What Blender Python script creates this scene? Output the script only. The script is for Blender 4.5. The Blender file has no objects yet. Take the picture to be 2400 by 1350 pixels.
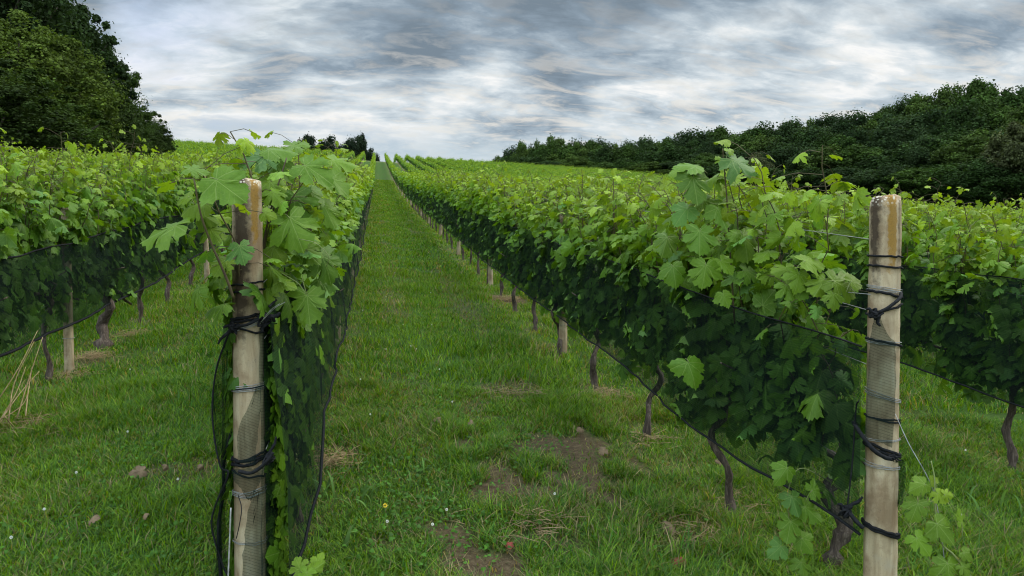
import bpy, math, random
import numpy as np
R = math.radians
rnd = random.Random(7)
rng = np.random.default_rng(7)
scene = bpy.context.scene
col = scene.collection

# ------------------------------------------------------------------ camera
YAW, PITCH, CAMH, F = math.atan(315/1700), R(2.5), 1.63, 1700.0
cam = bpy.data.cameras.new('camera'); camo = bpy.data.objects.new('camera', cam); col.objects.link(camo)
cam.sensor_width = 36; cam.lens = 36*F/2400; cam.clip_end = 4000; cam.clip_start = 0.05
camo.location = (0, 0, CAMH); camo.rotation_euler = (R(90)-PITCH, 0, -YAW)
scene.camera = camo
FW = np.array([math.sin(YAW)*math.cos(PITCH), math.cos(YAW)*math.cos(PITCH), -math.sin(PITCH)])
RT = np.array([math.cos(YAW), -math.sin(YAW), 0.0]); UP = np.cross(RT, FW)
def at(px, py, d):
    return np.array([0, 0, CAMH]) + d*(FW + (px-1200)/F*RT - (py-675)/F*UP)

# ------------------------------------------------------------------ world, sun, exposure
SUN_EL, SUN_AZ = R(50), R(78)          # azimuth from +Y towards +X
w = bpy.data.worlds.new('World'); scene.world = w; w.use_nodes = True
def ng(nt):
    nt.nodes.clear()
    def add(kind, ins=None, **props):
        n = nt.nodes.new(kind)
        for k, v in props.items(): setattr(n, k, v)
        for k, v in (ins or {}).items():
            s = n.inputs[k]
            if hasattr(v, 'is_output') or isinstance(v, bpy.types.NodeSocket): nt.links.new(v, s)
            else: s.default_value = v
        return n
    return add
def ramp(add, fac, stops, interp='LINEAR'):
    n = add('ShaderNodeValToRGB', {'Fac': fac}); e = n.color_ramp.elements; n.color_ramp.interpolation = interp
    while len(e) > 1: e.remove(e[-1])
    e[0].position = stops[0][0]; e[0].color = stops[0][1]
    for p, c in stops[1:]:
        x = e.new(p); x.color = c
    return n.outputs['Color']
def g4(v, a=1): return (v, v, v, a)
def mixc(add, f, a, b, mode='MIX'):
    n = add('ShaderNodeMix', data_type='RGBA', blend_type=mode)
    nt = n.id_data
    for s, v in ((n.inputs[0], f), (n.inputs[6], a), (n.inputs[7], b)):
        if isinstance(v, bpy.types.NodeSocket): nt.links.new(v, s)
        else: s.default_value = v
    return n.outputs[2]
def math_(add, op, a, b=0.0, c=None, clamp=False):
    d = {0: a, 1: b}
    if c is not None: d[2] = c
    return add('ShaderNodeMath', d, operation=op, use_clamp=clamp).outputs[0]

A = ng(w.node_tree)
tc = A('ShaderNodeTexCoord').outputs['Generated']
sep = A('ShaderNodeSeparateXYZ', {0: tc})
zz = math_(A, 'ADD', math_(A, 'MAXIMUM', sep.outputs[2], 0.0), 0.26)
px_ = math_(A, 'DIVIDE', sep.outputs[0], zz); py_ = math_(A, 'DIVIDE', sep.outputs[1], zz)
P_ = A('ShaderNodeCombineXYZ', {0: px_, 1: py_, 2: 0.0}).outputs[0]
def layer(rot, sx, sy, loc, sc, det, rough, dist, wamt=.5):
    mp = A('ShaderNodeMapping', {'Vector': P_, 'Rotation': (0, 0, R(rot)), 'Scale': (sx, sy, 1), 'Location': (loc, loc*.7, 0)}).outputs[0]
    wp = A('ShaderNodeTexNoise', {'Vector': mp, 'Scale': 1.1, 'Detail': 4.0}).outputs['Color']
    v = A('ShaderNodeVectorMath', {0: mp, 1: A('ShaderNodeVectorMath', {0: wp, 1: (wamt, wamt, 0)}, operation='MULTIPLY').outputs[0]}, operation='ADD').outputs[0]
    return A('ShaderNodeTexNoise', {'Vector': v, 'Scale': sc, 'Detail': det, 'Roughness': rough, 'Distortion': dist}).outputs['Fac']
n1 = layer(40, 1.0, 1.35, 3.1, 3.0, 9.0, .54, .1, .2)      # the lumps
n2 = layer(20, 1.0, 1.2, 8.4, 1.0, 2.0, .4, 0.0)            # thick and thin areas
n3 = layer(42, .8, 1.8, 1.3, 9.0, 9.0, .62, .5, .4)          # wind-drawn wisps
el = sep.outputs[2]
den = math_(A, 'ADD', math_(A, 'MULTIPLY', math_(A, 'SUBTRACT', n1, .5), 1.3), math_(A, 'ADD', math_(A, 'MULTIPLY', math_(A, 'SUBTRACT', n2, .5), .9), math_(A, 'MULTIPLY', math_(A, 'SUBTRACT', n3, .5), .44)))
def towards(px, py):
    v = at(px, py, 1)-np.array([0, 0, CAMH]); return tuple(v/np.linalg.norm(v))
bank = A('ShaderNodeVectorMath', {0: tc, 1: towards(1080, 110)}, operation='DISTANCE').outputs['Value']   # the heavy bank of cloud above the crest
den = math_(A, 'ADD', den, ramp(A, bank, [(.05, g4(.07)), (.40, g4(0))]))
den = math_(A, 'ADD', math_(A, 'ADD', den, .50), math_(A, 'MULTIPLY', math_(A, 'MINIMUM', math_(A, 'SUBTRACT', el, 0.20), .2), .9))
cloud = ramp(A, den, [(0.34, (0.74, 0.74, 0.73, 1)), (0.46, (0.52, 0.575, 0.61, 1)), (0.57, (0.345, 0.41, 0.465, 1)), (0.68, (0.215, 0.275, 0.335, 1)), (0.82, (0.15, 0.195, 0.24, 1))])
hz = ramp(A, el, [(0.0, (0.40, 0.48, 0.52, 1)), (0.12, (0.38, 0.47, 0.53, 1)), (0.2, (0.40, 0.48, 0.54, 1))])
warmth = ramp(A, n3, [(0.48, (0, 0, 0, 1)), (0.62, (1, 1, 1, 1))])
lowm = ramp(A, el, [(0.10, g4(0)), (0.15, g4(1)), (0.22, g4(.6)), (0.30, g4(.15))])
cov = ramp(A, math_(A, 'ADD', el, math_(A, 'MULTIPLY', math_(A, 'SUBTRACT', n1, .5), .12)), [(0.095, g4(0.05)), (0.14, g4(0.4)), (0.17, g4(0.85)), (0.20, g4(1))])
cloud2 = mixc(A, math_(A, 'MULTIPLY', math_(A, 'MULTIPLY', warmth, lowm), .7), cloud, (0.78, 0.73, 0.65, 1))
sky = A('ShaderNodeTexSky', sky_type='NISHITA', sun_disc=False, sun_elevation=SUN_EL, sun_rotation=SUN_AZ)
skyc = A('ShaderNodeVectorMath', {0: sky.outputs[0], 1: (0.085,)*3}, operation='MULTIPLY').outputs[0]
# open blue gap, high on the left
gapd = A('ShaderNodeVectorMath', {0: tc, 1: tuple((at(330, 20, 1)-[0, 0, CAMH])/np.linalg.norm(at(330, 20, 1)-[0, 0, CAMH]))}, operation='DISTANCE').outputs['Value']
gap = math_(A, 'SUBTRACT', math_(A, 'ADD', gapd, math_(A, 'MULTIPLY', n1, 0.55)), 0.2)
gapm = ramp(A, gap, [(0.0, g4(0.55)), (0.16, g4(0))])
thin = ramp(A, den, [(0.18, g4(0.4)), (0.34, g4(0.0))])
base = mixc(A, cov, hz, cloud2)
base = mixc(A, thin, base, skyc)
base = mixc(A, gapm, base, (0.34, 0.46, 0.70, 1))
zen = ramp(A, el, [(0.38, g4(1/4.4)), (0.75, g4(1))])          # overcast sky brightens overhead; unseen zenith boosted further to light the foreground
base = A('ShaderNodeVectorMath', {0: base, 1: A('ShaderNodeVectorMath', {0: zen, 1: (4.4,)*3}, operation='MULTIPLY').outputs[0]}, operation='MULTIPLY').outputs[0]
back = A('ShaderNodeVectorMath', {0: tc, 1: (-.25, -1, 0)}, operation='DOT_PRODUCT').outputs['Value']      # unseen sky behind the camera brightened as added fill on camera-facing sides
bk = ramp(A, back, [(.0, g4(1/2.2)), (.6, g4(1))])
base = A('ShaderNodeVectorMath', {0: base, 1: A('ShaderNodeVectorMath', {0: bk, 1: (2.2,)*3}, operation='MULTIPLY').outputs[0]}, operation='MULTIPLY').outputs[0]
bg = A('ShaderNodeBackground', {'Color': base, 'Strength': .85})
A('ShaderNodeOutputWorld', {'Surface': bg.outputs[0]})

sl = bpy.data.lights.new('sun', 'SUN'); sl.energy = 1.5; sl.angle = R(30); sl.color = (1, 0.92, 0.76)
so = bpy.data.objects.new('sun', sl); col.objects.link(so)
so.rotation_euler = (R(90)-SUN_EL, 0, math.pi-SUN_AZ)   # light comes from azimuth SUN_AZ
scene.view_settings.view_transform = 'Standard'; scene.view_settings.look = 'None'
scene.view_settings.exposure = 0.62; scene.view_settings.gamma = 1
scene.render.engine = 'CYCLES'
scene.cycles.max_bounces = 7; scene.cycles.transparent_max_bounces = 16
scene.cycles.diffuse_bounces = 5; scene.cycles.transmission_bounces = 5; scene.cycles.glossy_bounces = 2
scene.cycles.use_denoising = True; scene.cycles.filter_width = 1.1

# ------------------------------------------------------------------ helpers
def tag(o, label=None, cat=None, group=None, kind=None):
    if label: o['label'] = label
    if cat: o['category'] = cat
    if group: o['group'] = group
    if kind: o['kind'] = kind
    return o
def empty(name, loc, rz=0.0):
    o = bpy.data.objects.new(name, None); col.objects.link(o); o.empty_display_size = 0.1
    o.location = tuple(float(v) for v in loc); o.rotation_euler = (0, 0, rz); return o
def mesh_np(name, V, Fc, mats, tint=None, luv=None, smooth=False, matidx=None):
    V = np.asarray(V, np.float32); Fc = np.asarray(Fc, np.int32)
    me = bpy.data.meshes.new(name); k = Fc.shape[1]
    me.vertices.add(len(V)); me.vertices.foreach_set('co', V.ravel())
    me.loops.add(Fc.size); me.loops.foreach_set('vertex_index', Fc.ravel())
    me.polygons.add(len(Fc)); me.polygons.foreach_set('loop_start', np.arange(len(Fc), dtype=np.int32)*k)
    me.polygons.foreach_set('loop_total', np.full(len(Fc), k, np.int32))
    if smooth: me.polygons.foreach_set('use_smooth', np.ones(len(Fc), bool))
    for m in (mats if isinstance(mats, (list, tuple)) else [mats]): me.materials.append(m)
    if matidx is not None: me.polygons.foreach_set('material_index', np.asarray(matidx, np.int32))
    if tint is not None:
        a = me.color_attributes.new('tint', 'FLOAT_COLOR', 'POINT')
        t = np.ones((len(V), 4), np.float32); t[:, :tint.shape[1]] = tint
        a.data.foreach_set('color', t.ravel())
    if luv is not None:
        a = me.attributes.new('luv', 'FLOAT_VECTOR', 'POINT'); t = np.zeros((len(V), 3), np.float32); t[:, :2] = luv
        a.data.foreach_set('vector', t.ravel())
    me.update(); me.validate(clean_customdata=False)
    return me
def link(name, me, parent=None):
    o = bpy.data.objects.new(name, me); col.objects.link(o)
    if parent is not None: o.parent = parent
    return o
class Acc:
    "collects pieces (triangles) with a tint"
    def __init__(s): s.V = []; s.F = []; s.T = []; s.U = []; s.n = 0
    def add(s, V, Fc, tint=(1, 1, 1), luv=None):
        V = np.asarray(V, float).reshape(-1, 3); Fc = np.asarray(Fc, int)
        if Fc.shape[1] == 4: Fc = np.concatenate([Fc[:, [0, 1, 2]], Fc[:, [0, 2, 3]]])
        s.V.append(V); s.F.append(Fc+s.n); s.n += len(V)
        t = np.asarray(tint, float); s.T.append(np.broadcast_to(t, (len(V), 3)) if t.ndim < 2 else t)
        s.U.append(np.zeros((len(V), 2)) if luv is None else luv)
        return s
    def mesh(s, name, mats, smooth=False):
        return mesh_np(name, np.concatenate(s.V), np.concatenate(s.F), mats, np.concatenate(s.T), np.concatenate(s.U), smooth)
    def arrays(s): return np.concatenate(s.V), np.concatenate(s.F), np.concatenate(s.T), np.concatenate(s.U)
def norm(v):
    v = np.asarray(v, float); return v/np.maximum(np.linalg.norm(v, axis=-1, keepdims=True), 1e-9)
def tube(pts, rad, n=6, jit=0.0, seed=0, cap=True):
    P = np.asarray(pts, float); m = len(P); rad = np.broadcast_to(np.asarray(rad, float), (m,))
    T = norm(np.gradient(P, axis=0)); ref = np.array([0.31, 0.17, 0.93]) if abs(T[0][2]) < .9 else np.array([1, .1, 0])
    a = norm(np.cross(T, ref)); b = np.cross(T, a)
    r = np.random.default_rng(seed); th = np.linspace(0, 2*np.pi, n, endpoint=False)
    rr = rad[:, None]*(1+jit*(r.random((m, n))-.5)*2)
    V = P[:, None]+rr[..., None]*(np.cos(th)[None, :, None]*a[:, None]+np.sin(th)[None, :, None]*b[:, None])
    V = V.reshape(-1, 3); i = np.arange(m-1)[:, None]*n; j = np.arange(n)[None]; k = (j+1) % n
    Fc = np.stack([i+j, i+k, i+n+k, i+n+j], -1).reshape(-1, 4)
    Fc = np.concatenate([Fc[:, [0, 1, 2]], Fc[:, [0, 2, 3]]])
    if cap:
        V = np.concatenate([V, P[[0, -1]]]); c0, c1 = m*n, m*n+1
        jj = np.arange(n); kk = (jj+1) % n
        Fc = np.concatenate([Fc, np.stack([np.full(n, c0), kk, jj], -1), np.stack([np.full(n, c1), (m-1)*n+jj, (m-1)*n+kk], -1)])
    return V, Fc
def spline(pts, n=24):
    P = np.asarray(pts, float); m = len(P)
    if m < 3: t = np.linspace(0, 1, n)[:, None]; return P[0]*(1-t)+P[-1]*t
    Q = np.vstack([2*P[0]-P[1], P, 2*P[-1]-P[-2]]); out = []
    for t in np.linspace(0, m-1, n):
        i = min(int(t), m-2); f = t-i; a, b, c, d = Q[i:i+4]
        out.append(.5*((2*b)+(-a+c)*f+(2*a-5*b+4*c-d)*f*f+(-a+3*b-3*c+d)*f**3))
    return np.array(out)
_tab = np.random.default_rng(99).random((256, 256))
def noise2(x, y):
    x = np.asarray(x, float); y = np.asarray(y, float); xi = np.floor(x).astype(int); yi = np.floor(y).astype(int)
    fx = x-xi; fy = y-yi; fx = fx*fx*(3-2*fx); fy = fy*fy*(3-2*fy)
    t = lambda a, b: _tab[a & 255, b & 255]
    return (t(xi, yi)*(1-fx)+t(xi+1, yi)*fx)*(1-fy)+(t(xi, yi+1)*(1-fx)+t(xi+1, yi+1)*fx)*fy
def fbm(x, y, o=3):
    s = 0; a = .5; tot = 0
    for k in range(o): s = s+a*noise2(x*2**k+17*k, y*2**k+31*k); tot += a; a *= .5
    return s/tot
def sstep(x, a, b):
    t = np.clip((np.asarray(x, float)-a)/(b-a), 0, 1); return t*t*(3-2*t)

# ------------------------------------------------------------------ terrain
_gy = np.linspace(-400, 3000, 6801)
_kn = [(-400, -30), (-60, -6), (0, 0.0), (3.3, .40), (6.7, .735), (11.4, 1.25), (16.5, 1.82), (22.4, 2.5), (34.3, 3.85), (50, 5.7), (62.7, 7.4), (85, 10.6), (110, 14.5), (150, 20.9), (156, 21.4), (175, 21.7), (220, 21.0), (300, 17), (600, 0), (3000, -40)]
_gz = np.interp(_gy, [k[0] for k in _kn], [k[1] for k in _kn]); _ker = np.hanning(9); _gz = np.convolve(_gz, _ker/_ker.sum(), 'same')
def gz(X, Y):
    X = np.asarray(X, float); Y = np.asarray(Y, float)
    Xc = np.clip(X, -60, 75)
    z = np.interp(Y, _gy, _gz) - .043*np.maximum(Xc, 0) - .043*np.minimum(Xc, 0)*sstep(Y, 5, 22)
    z = z - .09*sstep(-X, .9, 2.6)*(1-sstep(Y, 7.5, 13))
    z = z + 9*sstep(X, 75, 150)*sstep(Y, 20, 70)
    return z + .03*(fbm(X*.9+5, Y*.9+9, 2)-.5)
def ground_at(px, py):
    "point where the view ray meets the ground"
    lo, hi = 1.0, 200.0
    for d in np.arange(1.2, 150, .05):
        p = at(px, py, d)
        if p[2] < gz(p[0], p[1]): return np.array([p[0], p[1], float(gz(p[0], p[1]))])
    return at(px, py, 100)

ROWX = lambda i: 1.72+2.17*i
# soil patches (pixel seeds, radius in metres)
SOIL = [(1325, 1100, .42), (1310, 1030, .15), (1180, 1130, .20), (1120, 960, .2), (1100, 1340, .30), (1030, 1330, .2), (1575, 1260, .16), (1200, 930, .22),
        (350, 1130, .14), (400, 950, .16), (330, 1130, .1), (1420, 930, .18), (220, 850, .12), (480, 1110, .12), (800, 940, .18), (760, 1080, .2), (1180, 705, .3), (60, 1010, .12), (1250, 1180, .3), (1420, 1180, .22), (1100, 1050, .15), (1230, 905, .2)]
SOILW = [(*ground_at(a, b)[:2], r) for a, b, r in SOIL]
def soil(X, Y):
    m = np.zeros(np.shape(X))
    n = fbm(np.asarray(X)*6, np.asarray(Y)*6, 3)
    for j, (x, y, r) in enumerate(SOILW):
        d = np.hypot(X-x, (Y-y)*.8)/r; m = np.maximum(m, (.9 if 1290 < SOIL[j][0] < 1340 or SOIL[j][0] in (1180, 1100) else .6)*(1-sstep(d+(n-.5)*3.0, .35, 1.3)))
    # strip under the vines: drier, thinner
    k = np.round((np.asarray(X)-1.72)/2.17); dx = np.abs(X-ROWX(k))
    m = np.maximum(m, .45*(1-sstep(dx, .08, .42))*sstep(n, .35, .6))
    # worn wheel tracks, very faint
    c = np.abs(np.asarray(X)-(ROWX(k)-np.sign(ROWX(k)-X)*1.085)); tr = 1-sstep(np.abs(c-.45), .05, .28)
    m = np.maximum(m, .45*tr*sstep(fbm(np.asarray(X)*1.3+3, np.asarray(Y)*.8, 3), .5, .72))
    return m

# ------------------------------------------------------------------ materials
def new_mat(name):
    m = bpy.data.materials.new(name); m.use_nodes = True; return m, ng(m.node_tree)
def attr(A, name): return A('ShaderNodeAttribute', attribute_name=name)
def leaf_mat(name, trans=.36, rough=.48, veins=False, spec=.2, tcol=(1.6, 1.55, .25), var=.25):
    m, A = new_mat(name)
    t = attr(A, 'tint').outputs['Color']
    geo = A('ShaderNodeNewGeometry')
    v = math_(A, 'MULTIPLY_ADD', geo.outputs['Random Per Island'], var*2, 1-var)
    c = A('ShaderNodeVectorMath', {0: t, 1: A('ShaderNodeCombineXYZ', {0: v, 1: v, 2: v}).outputs[0]}, operation='MULTIPLY').outputs[0]
    if veins:
        s = A('ShaderNodeSeparateXYZ', {0: attr(A, 'luv').outputs['Vector']})
        r = math_(A, 'SQRT', math_(A, 'ADD', math_(A, 'MULTIPLY', s.outputs[0], s.outputs[0]), math_(A, 'MULTIPLY', s.outputs[1], s.outputs[1])))
        ang = math_(A, 'ABSOLUTE', math_(A, 'ARCTAN2', s.outputs[0], s.outputs[1]))
        best = None
        for a0 in (0.0, .72, 1.45, 2.3):
            d = math_(A, 'ABSOLUTE', math_(A, 'MULTIPLY', r, math_(A, 'SINE', math_(A, 'SUBTRACT', ang, a0))))
            best = d if best is None else math_(A, 'MINIMUM', best, d)
        vm = math_(A, 'SUBTRACT', 1.0, math_(A, 'DIVIDE', best, .020), clamp=True)
        # side veins: angle to the nearest main vein, stepped by distance
        sv = math_(A, 'ABSOLUTE', math_(A, 'SINE', math_(A, 'MULTIPLY', math_(A, 'SUBTRACT', r, math_(A, 'MULTIPLY', best, 1.1)), 22.0)))
        sv = math_(A, 'MULTIPLY', math_(A, 'SUBTRACT', 1.0, math_(A, 'DIVIDE', sv, .22), clamp=True), .4)
        vm = math_(A, 'MAXIMUM', vm, sv)
        pal = mixc(A, .6, c, (.30, .38, .12, 1))
        c = mixc(A, math_(A, 'MULTIPLY', vm, .55), c, pal)
        hgt = A('ShaderNodeTexNoise', {'Vector': attr(A, 'luv').outputs['Vector'], 'Scale': 9.0, 'Detail': 3.0}).outputs['Fac']
        c = mixc(A, ramp(A, hgt, [(.45, g4(0)), (.75, g4(.45))]), c, A('ShaderNodeVectorMath', {0: c, 1: (.6, .68, .6)}, operation='MULTIPLY').outputs[0])
        bmp = A('ShaderNodeBump', {'Height': math_(A, 'SUBTRACT', hgt, math_(A, 'MULTIPLY', vm, .8)), 'Strength': .35, 'Distance': .004}).outputs[0]
    under = mixc(A, .18, c, (.16, .21, .12, 1))
    c2 = mixc(A, geo.outputs['Backfacing'], c, under)
    ins = {'Base Color': c2, 'Roughness': rough, 'Specular IOR Level': spec}
    if veins: ins['Normal'] = bmp
    p = A('ShaderNodeBsdfPrincipled', ins)
    tr = A('ShaderNodeBsdfTranslucent', {'Color': A('ShaderNodeVectorMath', {0: c, 1: tcol}, operation='MULTIPLY').outputs[0]})
    mx = A('ShaderNodeMixShader', {0: trans, 1: p.outputs[0], 2: tr.outputs[0]})
    A('ShaderNodeOutputMaterial', {'Surface': mx.outputs[0]})
    return m
M = {}
M['vine_leaf_near'] = leaf_mat('vine_leaf_near', veins=True, trans=.27)
M['vine_leaf'] = leaf_mat('vine_leaf', trans=.33, rough=.55)
M['tree_leaf'] = leaf_mat('tree_leaf', trans=.2, rough=.8, spec=.05, tcol=(1.4, 1.5, .5), var=.4)
M['grass'] = leaf_mat('grass_blade', trans=.35, rough=.6, spec=.10, tcol=(1.6, 1.5, .3), var=.45)
def simple(name, colr, rough=.8, noise=0, scale=20, c2=None, bump=0, spec=.3):
    m, A = new_mat(name); c = (*colr, 1)
    ins = {'Roughness': rough, 'Specular IOR Level': spec}
    if noise:
        t = A('ShaderNodeTexCoord').outputs['Object']
        nz = A('ShaderNodeTexNoise', {'Vector': t, 'Scale': scale, 'Detail': 6.0, 'Roughness': .65}).outputs['Fac']
        ins['Base Color'] = mixc(A, ramp(A, nz, [(.5-noise/2, g4(0)), (.5+noise/2, g4(1))]), c, (*(c2 or [x*.4 for x in colr]), 1))
        if bump: ins['Normal'] = A('ShaderNodeBump', {'Height': nz, 'Strength': bump, 'Distance': .01}).outputs[0]
    else: ins['Base Color'] = c
    p = A('ShaderNodeBsdfPrincipled', ins); A('ShaderNodeOutputMaterial', {'Surface': p.outputs[0]}); return m
M['stem'] = simple('shoot_stem', (.10, .085, .03), .6, .3, 12, (.055, .035, .02))
M['green_stem'] = simple('green_shoot', (.14, .17, .05), .5)
M['rope'] = simple('black_rope', (.007, .008, .009), .8, .4, 60, (.018, .018, .02), .6, .12)
M['wire'] = simple('galvanised_wire', (.30, .30, .28), .45, .3, 40, (.16, .15, .14), 0, .6)
M['metal'] = simple('hook_metal', (.3, .3, .3), .3)
M['straw'] = simple('straw', (.42, .31, .16), .8, .4, 25, (.20, .13, .06))
M['dead_leaf'] = simple('dead_leaf', (.20, .14, .075), .8, .4, 30, (.08, .05, .028))
M['red_leaf'] = simple('red_leaf', (.25, .045, .03), .7, .4, 30, (.12, .03, .02))
M['petal'] = simple('white_petal', (.75, .74, .66), .7)
M['yellow'] = simple('yellow_petal', (.75, .55, .04), .7)
# bark
m, A = new_mat('vine_bark'); t = A('ShaderNodeTexCoord').outputs['Object']
mp = A('ShaderNodeMapping', {'Vector': t, 'Scale': (70, 70, 9)}).outputs[0]
nz = A('ShaderNodeTexNoise', {'Vector': mp, 'Scale': 1.0, 'Detail': 7.0, 'Roughness': .7, 'Distortion': .5}).outputs['Fac']
p = A('ShaderNodeBsdfPrincipled', {'Base Color': ramp(A, nz, [(.3, (.018, .012, .009, 1)), (.5, (.07, .048, .034, 1)), (.7, (.19, .15, .115, 1))]), 'Roughness': .9,
      'Normal': A('ShaderNodeBump', {'Height': nz, 'Strength': 1.0, 'Distance': .012}).outputs[0]})
A('ShaderNodeOutputMaterial', {'Surface': p.outputs[0]}); M['bark'] = m
M['tree_bark'] = simple('tree_bark', (.07, .058, .045), .9, .4, 3, (.025, .02, .016), .8)
# concrete post: form grain, grime and lichen (painted where they grow), spalled top
m, A = new_mat('concrete_post'); t = A('ShaderNodeTexCoord').outputs['Object']; oi = A('ShaderNodeObjectInfo').outputs['Random']
t = A('ShaderNodeVectorMath', {0: t, 1: A('ShaderNodeCombineXYZ', {0: math_(A, 'MULTIPLY', oi, 37.0), 1: 0.0, 2: math_(A, 'MULTIPLY', oi, 11.0)}).outputs[0]}, operation='ADD').outputs[0]
mp = A('ShaderNodeMapping', {'Vector': t, 'Scale': (30, 30, 4.5)}).outputs[0]
grain = A('ShaderNodeTexNoise', {'Vector': mp, 'Scale': 1.0, 'Detail': 6.0, 'Roughness': .6, 'Distortion': .4}).outputs['Fac']
blot = A('ShaderNodeTexNoise', {'Vector': t, 'Scale': 7.0, 'Detail': 5.0, 'Roughness': .6}).outputs['Fac']
fine = A('ShaderNodeTexNoise', {'Vector': t, 'Scale': 160.0, 'Detail': 3.0, 'Roughness': .7}).outputs['Fac']
c = ramp(A, grain, [(.28, (.27, .20, .125, 1)), (.42, (.44, .35, .235, 1)), (.58, (.58, .48, .34, 1)), (.75, (.68, .60, .46, 1))])
c = mixc(A, ramp(A, blot, [(.46, g4(0)), (.62, g4(.7))]), c, (.25, .165, .10, 1))
c = mixc(A, ramp(A, blot, [(.3, g4(.45)), (.42, g4(0))]), c, (.44, .43, .38, 1))
at_ = attr(A, 'tint'); sp = A('ShaderNodeSeparateColor', {0: at_.outputs['Color']})
gr = math_(A, 'ADD', math_(A, 'ADD', sp.outputs[0], math_(A, 'MULTIPLY', math_(A, 'SUBTRACT', A('ShaderNodeTexNoise', {'Vector': t, 'Scale': 26.0, 'Detail': 5.0, 'Roughness': .7}).outputs['Fac'], .5), 1.8)), math_(A, 'MULTIPLY', math_(A, 'SUBTRACT', grain, .5), 1.5))
gr = math_(A, 'MULTIPLY', ramp(A, gr, [(.30, g4(0)), (.95, g4(1))]), math_(A, 'GREATER_THAN', sp.outputs[0], .01))
c = mixc(A, math_(A, 'MULTIPLY', gr, .93), c, mixc(A, fine, (.022, .017, .014, 1), (.085, .055, .035, 1)))
li = math_(A, 'ADD', math_(A, 'ADD', sp.outputs[1], math_(A, 'MULTIPLY', math_(A, 'SUBTRACT', A('ShaderNodeTexNoise', {'Vector': t, 'Scale': 31.0, 'Detail': 5.0, 'Roughness': .7}).outputs['Fac'], .5), 1.8)), math_(A, 'MULTIPLY', math_(A, 'SUBTRACT', grain, .5), 1.2))
li = math_(A, 'MULTIPLY', ramp(A, li, [(.45, g4(0)), (.8, g4(1))]), math_(A, 'GREATER_THAN', sp.outputs[1], .01))
c = mixc(A, math_(A, 'MULTIPLY', li, .85), c, mixc(A, fine, (.20, .10, .012, 1), (.42, .24, .03, 1)))
spk = math_(A, 'MULTIPLY', sp.outputs[2], ramp(A, A('ShaderNodeTexVoronoi', {'Vector': t, 'Scale': 85.0}).outputs['Distance'], [(.28, g4(1)), (.42, g4(0))]))
c = mixc(A, spk, c, (.62, .58, .5, 1))
c = mixc(A, ramp(A, fine, [(.30, g4(.35)), (.42, g4(0))]), c, (.10, .075, .055, 1))
c = A('ShaderNodeVectorMath', {0: c, 1: (.80, .765, .69)}, operation='MULTIPLY').outputs[0]
bh = math_(A, 'ADD', math_(A, 'MULTIPLY', grain, .6), math_(A, 'MULTIPLY', fine, .5))
p = A('ShaderNodeBsdfPrincipled', {'Base Color': c, 'Roughness': .85, 'Specular IOR Level': .25, 'Normal': A('ShaderNodeBump', {'Height': bh, 'Strength': .55, 'Distance': .004}).outputs[0]})
A('ShaderNodeOutputMaterial', {'Surface': p.outputs[0]}); M['post'] = m
# knitted shade netting: fine threads (luv = metres along / up)
def net_mat(name, dens, colr=(.006, .012, .0105)):
    m, A = new_mat(name); s = A('ShaderNodeSeparateXYZ', {0: attr(A, 'luv').outputs['Vector']})
    nzv = A('ShaderNodeTexNoise', {'Vector': attr(A, 'luv').outputs['Vector'], 'Scale': 3.0, 'Detail': 3.0}).outputs['Fac']
    v = math_(A, 'ADD', s.outputs[1], math_(A, 'MULTIPLY', nzv, .05))
    hl = math_(A, 'ABSOLUTE', math_(A, 'SINE', math_(A, 'MULTIPLY', v, math.pi/.0105)))
    hl = ramp(A, hl, [(.0, g4(1)), (.5, g4(.25))])
    fold = ramp(A, A('ShaderNodeTexNoise', {'Vector': A('ShaderNodeMapping', {'Vector': attr(A, 'luv').outputs['Vector'], 'Scale': (5, .7, 1)}).outputs[0], 'Scale': 1.0, 'Detail': 3.0}).outputs['Fac'], [(.4, g4(0)), (.75, g4(.22))])
    op = math_(A, 'ADD', math_(A, 'MULTIPLY_ADD', hl, .30, dens-.12), fold, clamp=True)
    d = A('ShaderNodeBsdfPrincipled', {'Base Color': (*colr, 1), 'Roughness': .8, 'Specular IOR Level': .08})
    tr = A('ShaderNodeBsdfTransparent', {'Color': (.93, 1, .95, 1)})
    mx = A('ShaderNodeMixShader', {0: op, 1: tr.outputs[0], 2: d.outputs[0]})
    A('ShaderNodeOutputMaterial', {'Surface': mx.outputs[0]}); return m
M['net'] = net_mat('dark_green_netting', .46)
M['net_far'] = net_mat('dark_green_netting_dense', .52)
# ground
m, A = new_mat('turf'); t = A('ShaderNodeTexCoord').outputs['Object']
na = A('ShaderNodeTexNoise', {'Vector': t, 'Scale': 1.3, 'Detail': 8.0, 'Roughness': .7}).outputs['Fac']
nb = A('ShaderNodeTexNoise', {'Vector': t, 'Scale': 28.0, 'Detail': 6.0, 'Roughness': .75}).outputs['Fac']
nc = A('ShaderNodeTexNoise', {'Vector': t, 'Scale': 120.0, 'Detail': 4.0, 'Roughness': .7}).outputs['Fac']
gc = ramp(A, nb, [(.3, (.020, .045, .008, 1)), (.5, (.045, .10, .014, 1)), (.72, (.09, .16, .025, 1))])
gc = mixc(A, ramp(A, na, [(.42, g4(0)), (.7, g4(.5))]), gc, (.085, .10, .03, 1))
sc_ = ramp(A, nb, [(.3, (.045, .027, .017, 1)), (.5, (.11, .068, .042, 1)), (.7, (.20, .13, .085, 1))])
sc_ = mixc(A, ramp(A, nc, [(.5, g4(0)), (.65, g4(.6))]), sc_, (.19, .15, .09, 1))
sm = A('ShaderNodeSeparateColor', {0: attr(A, 'tint').outputs['Color']})
c = mixc(A, sm.outputs[0], gc, sc_)
c = mixc(A, sm.outputs[1], c, (.26, .23, .12, 1))
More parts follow.
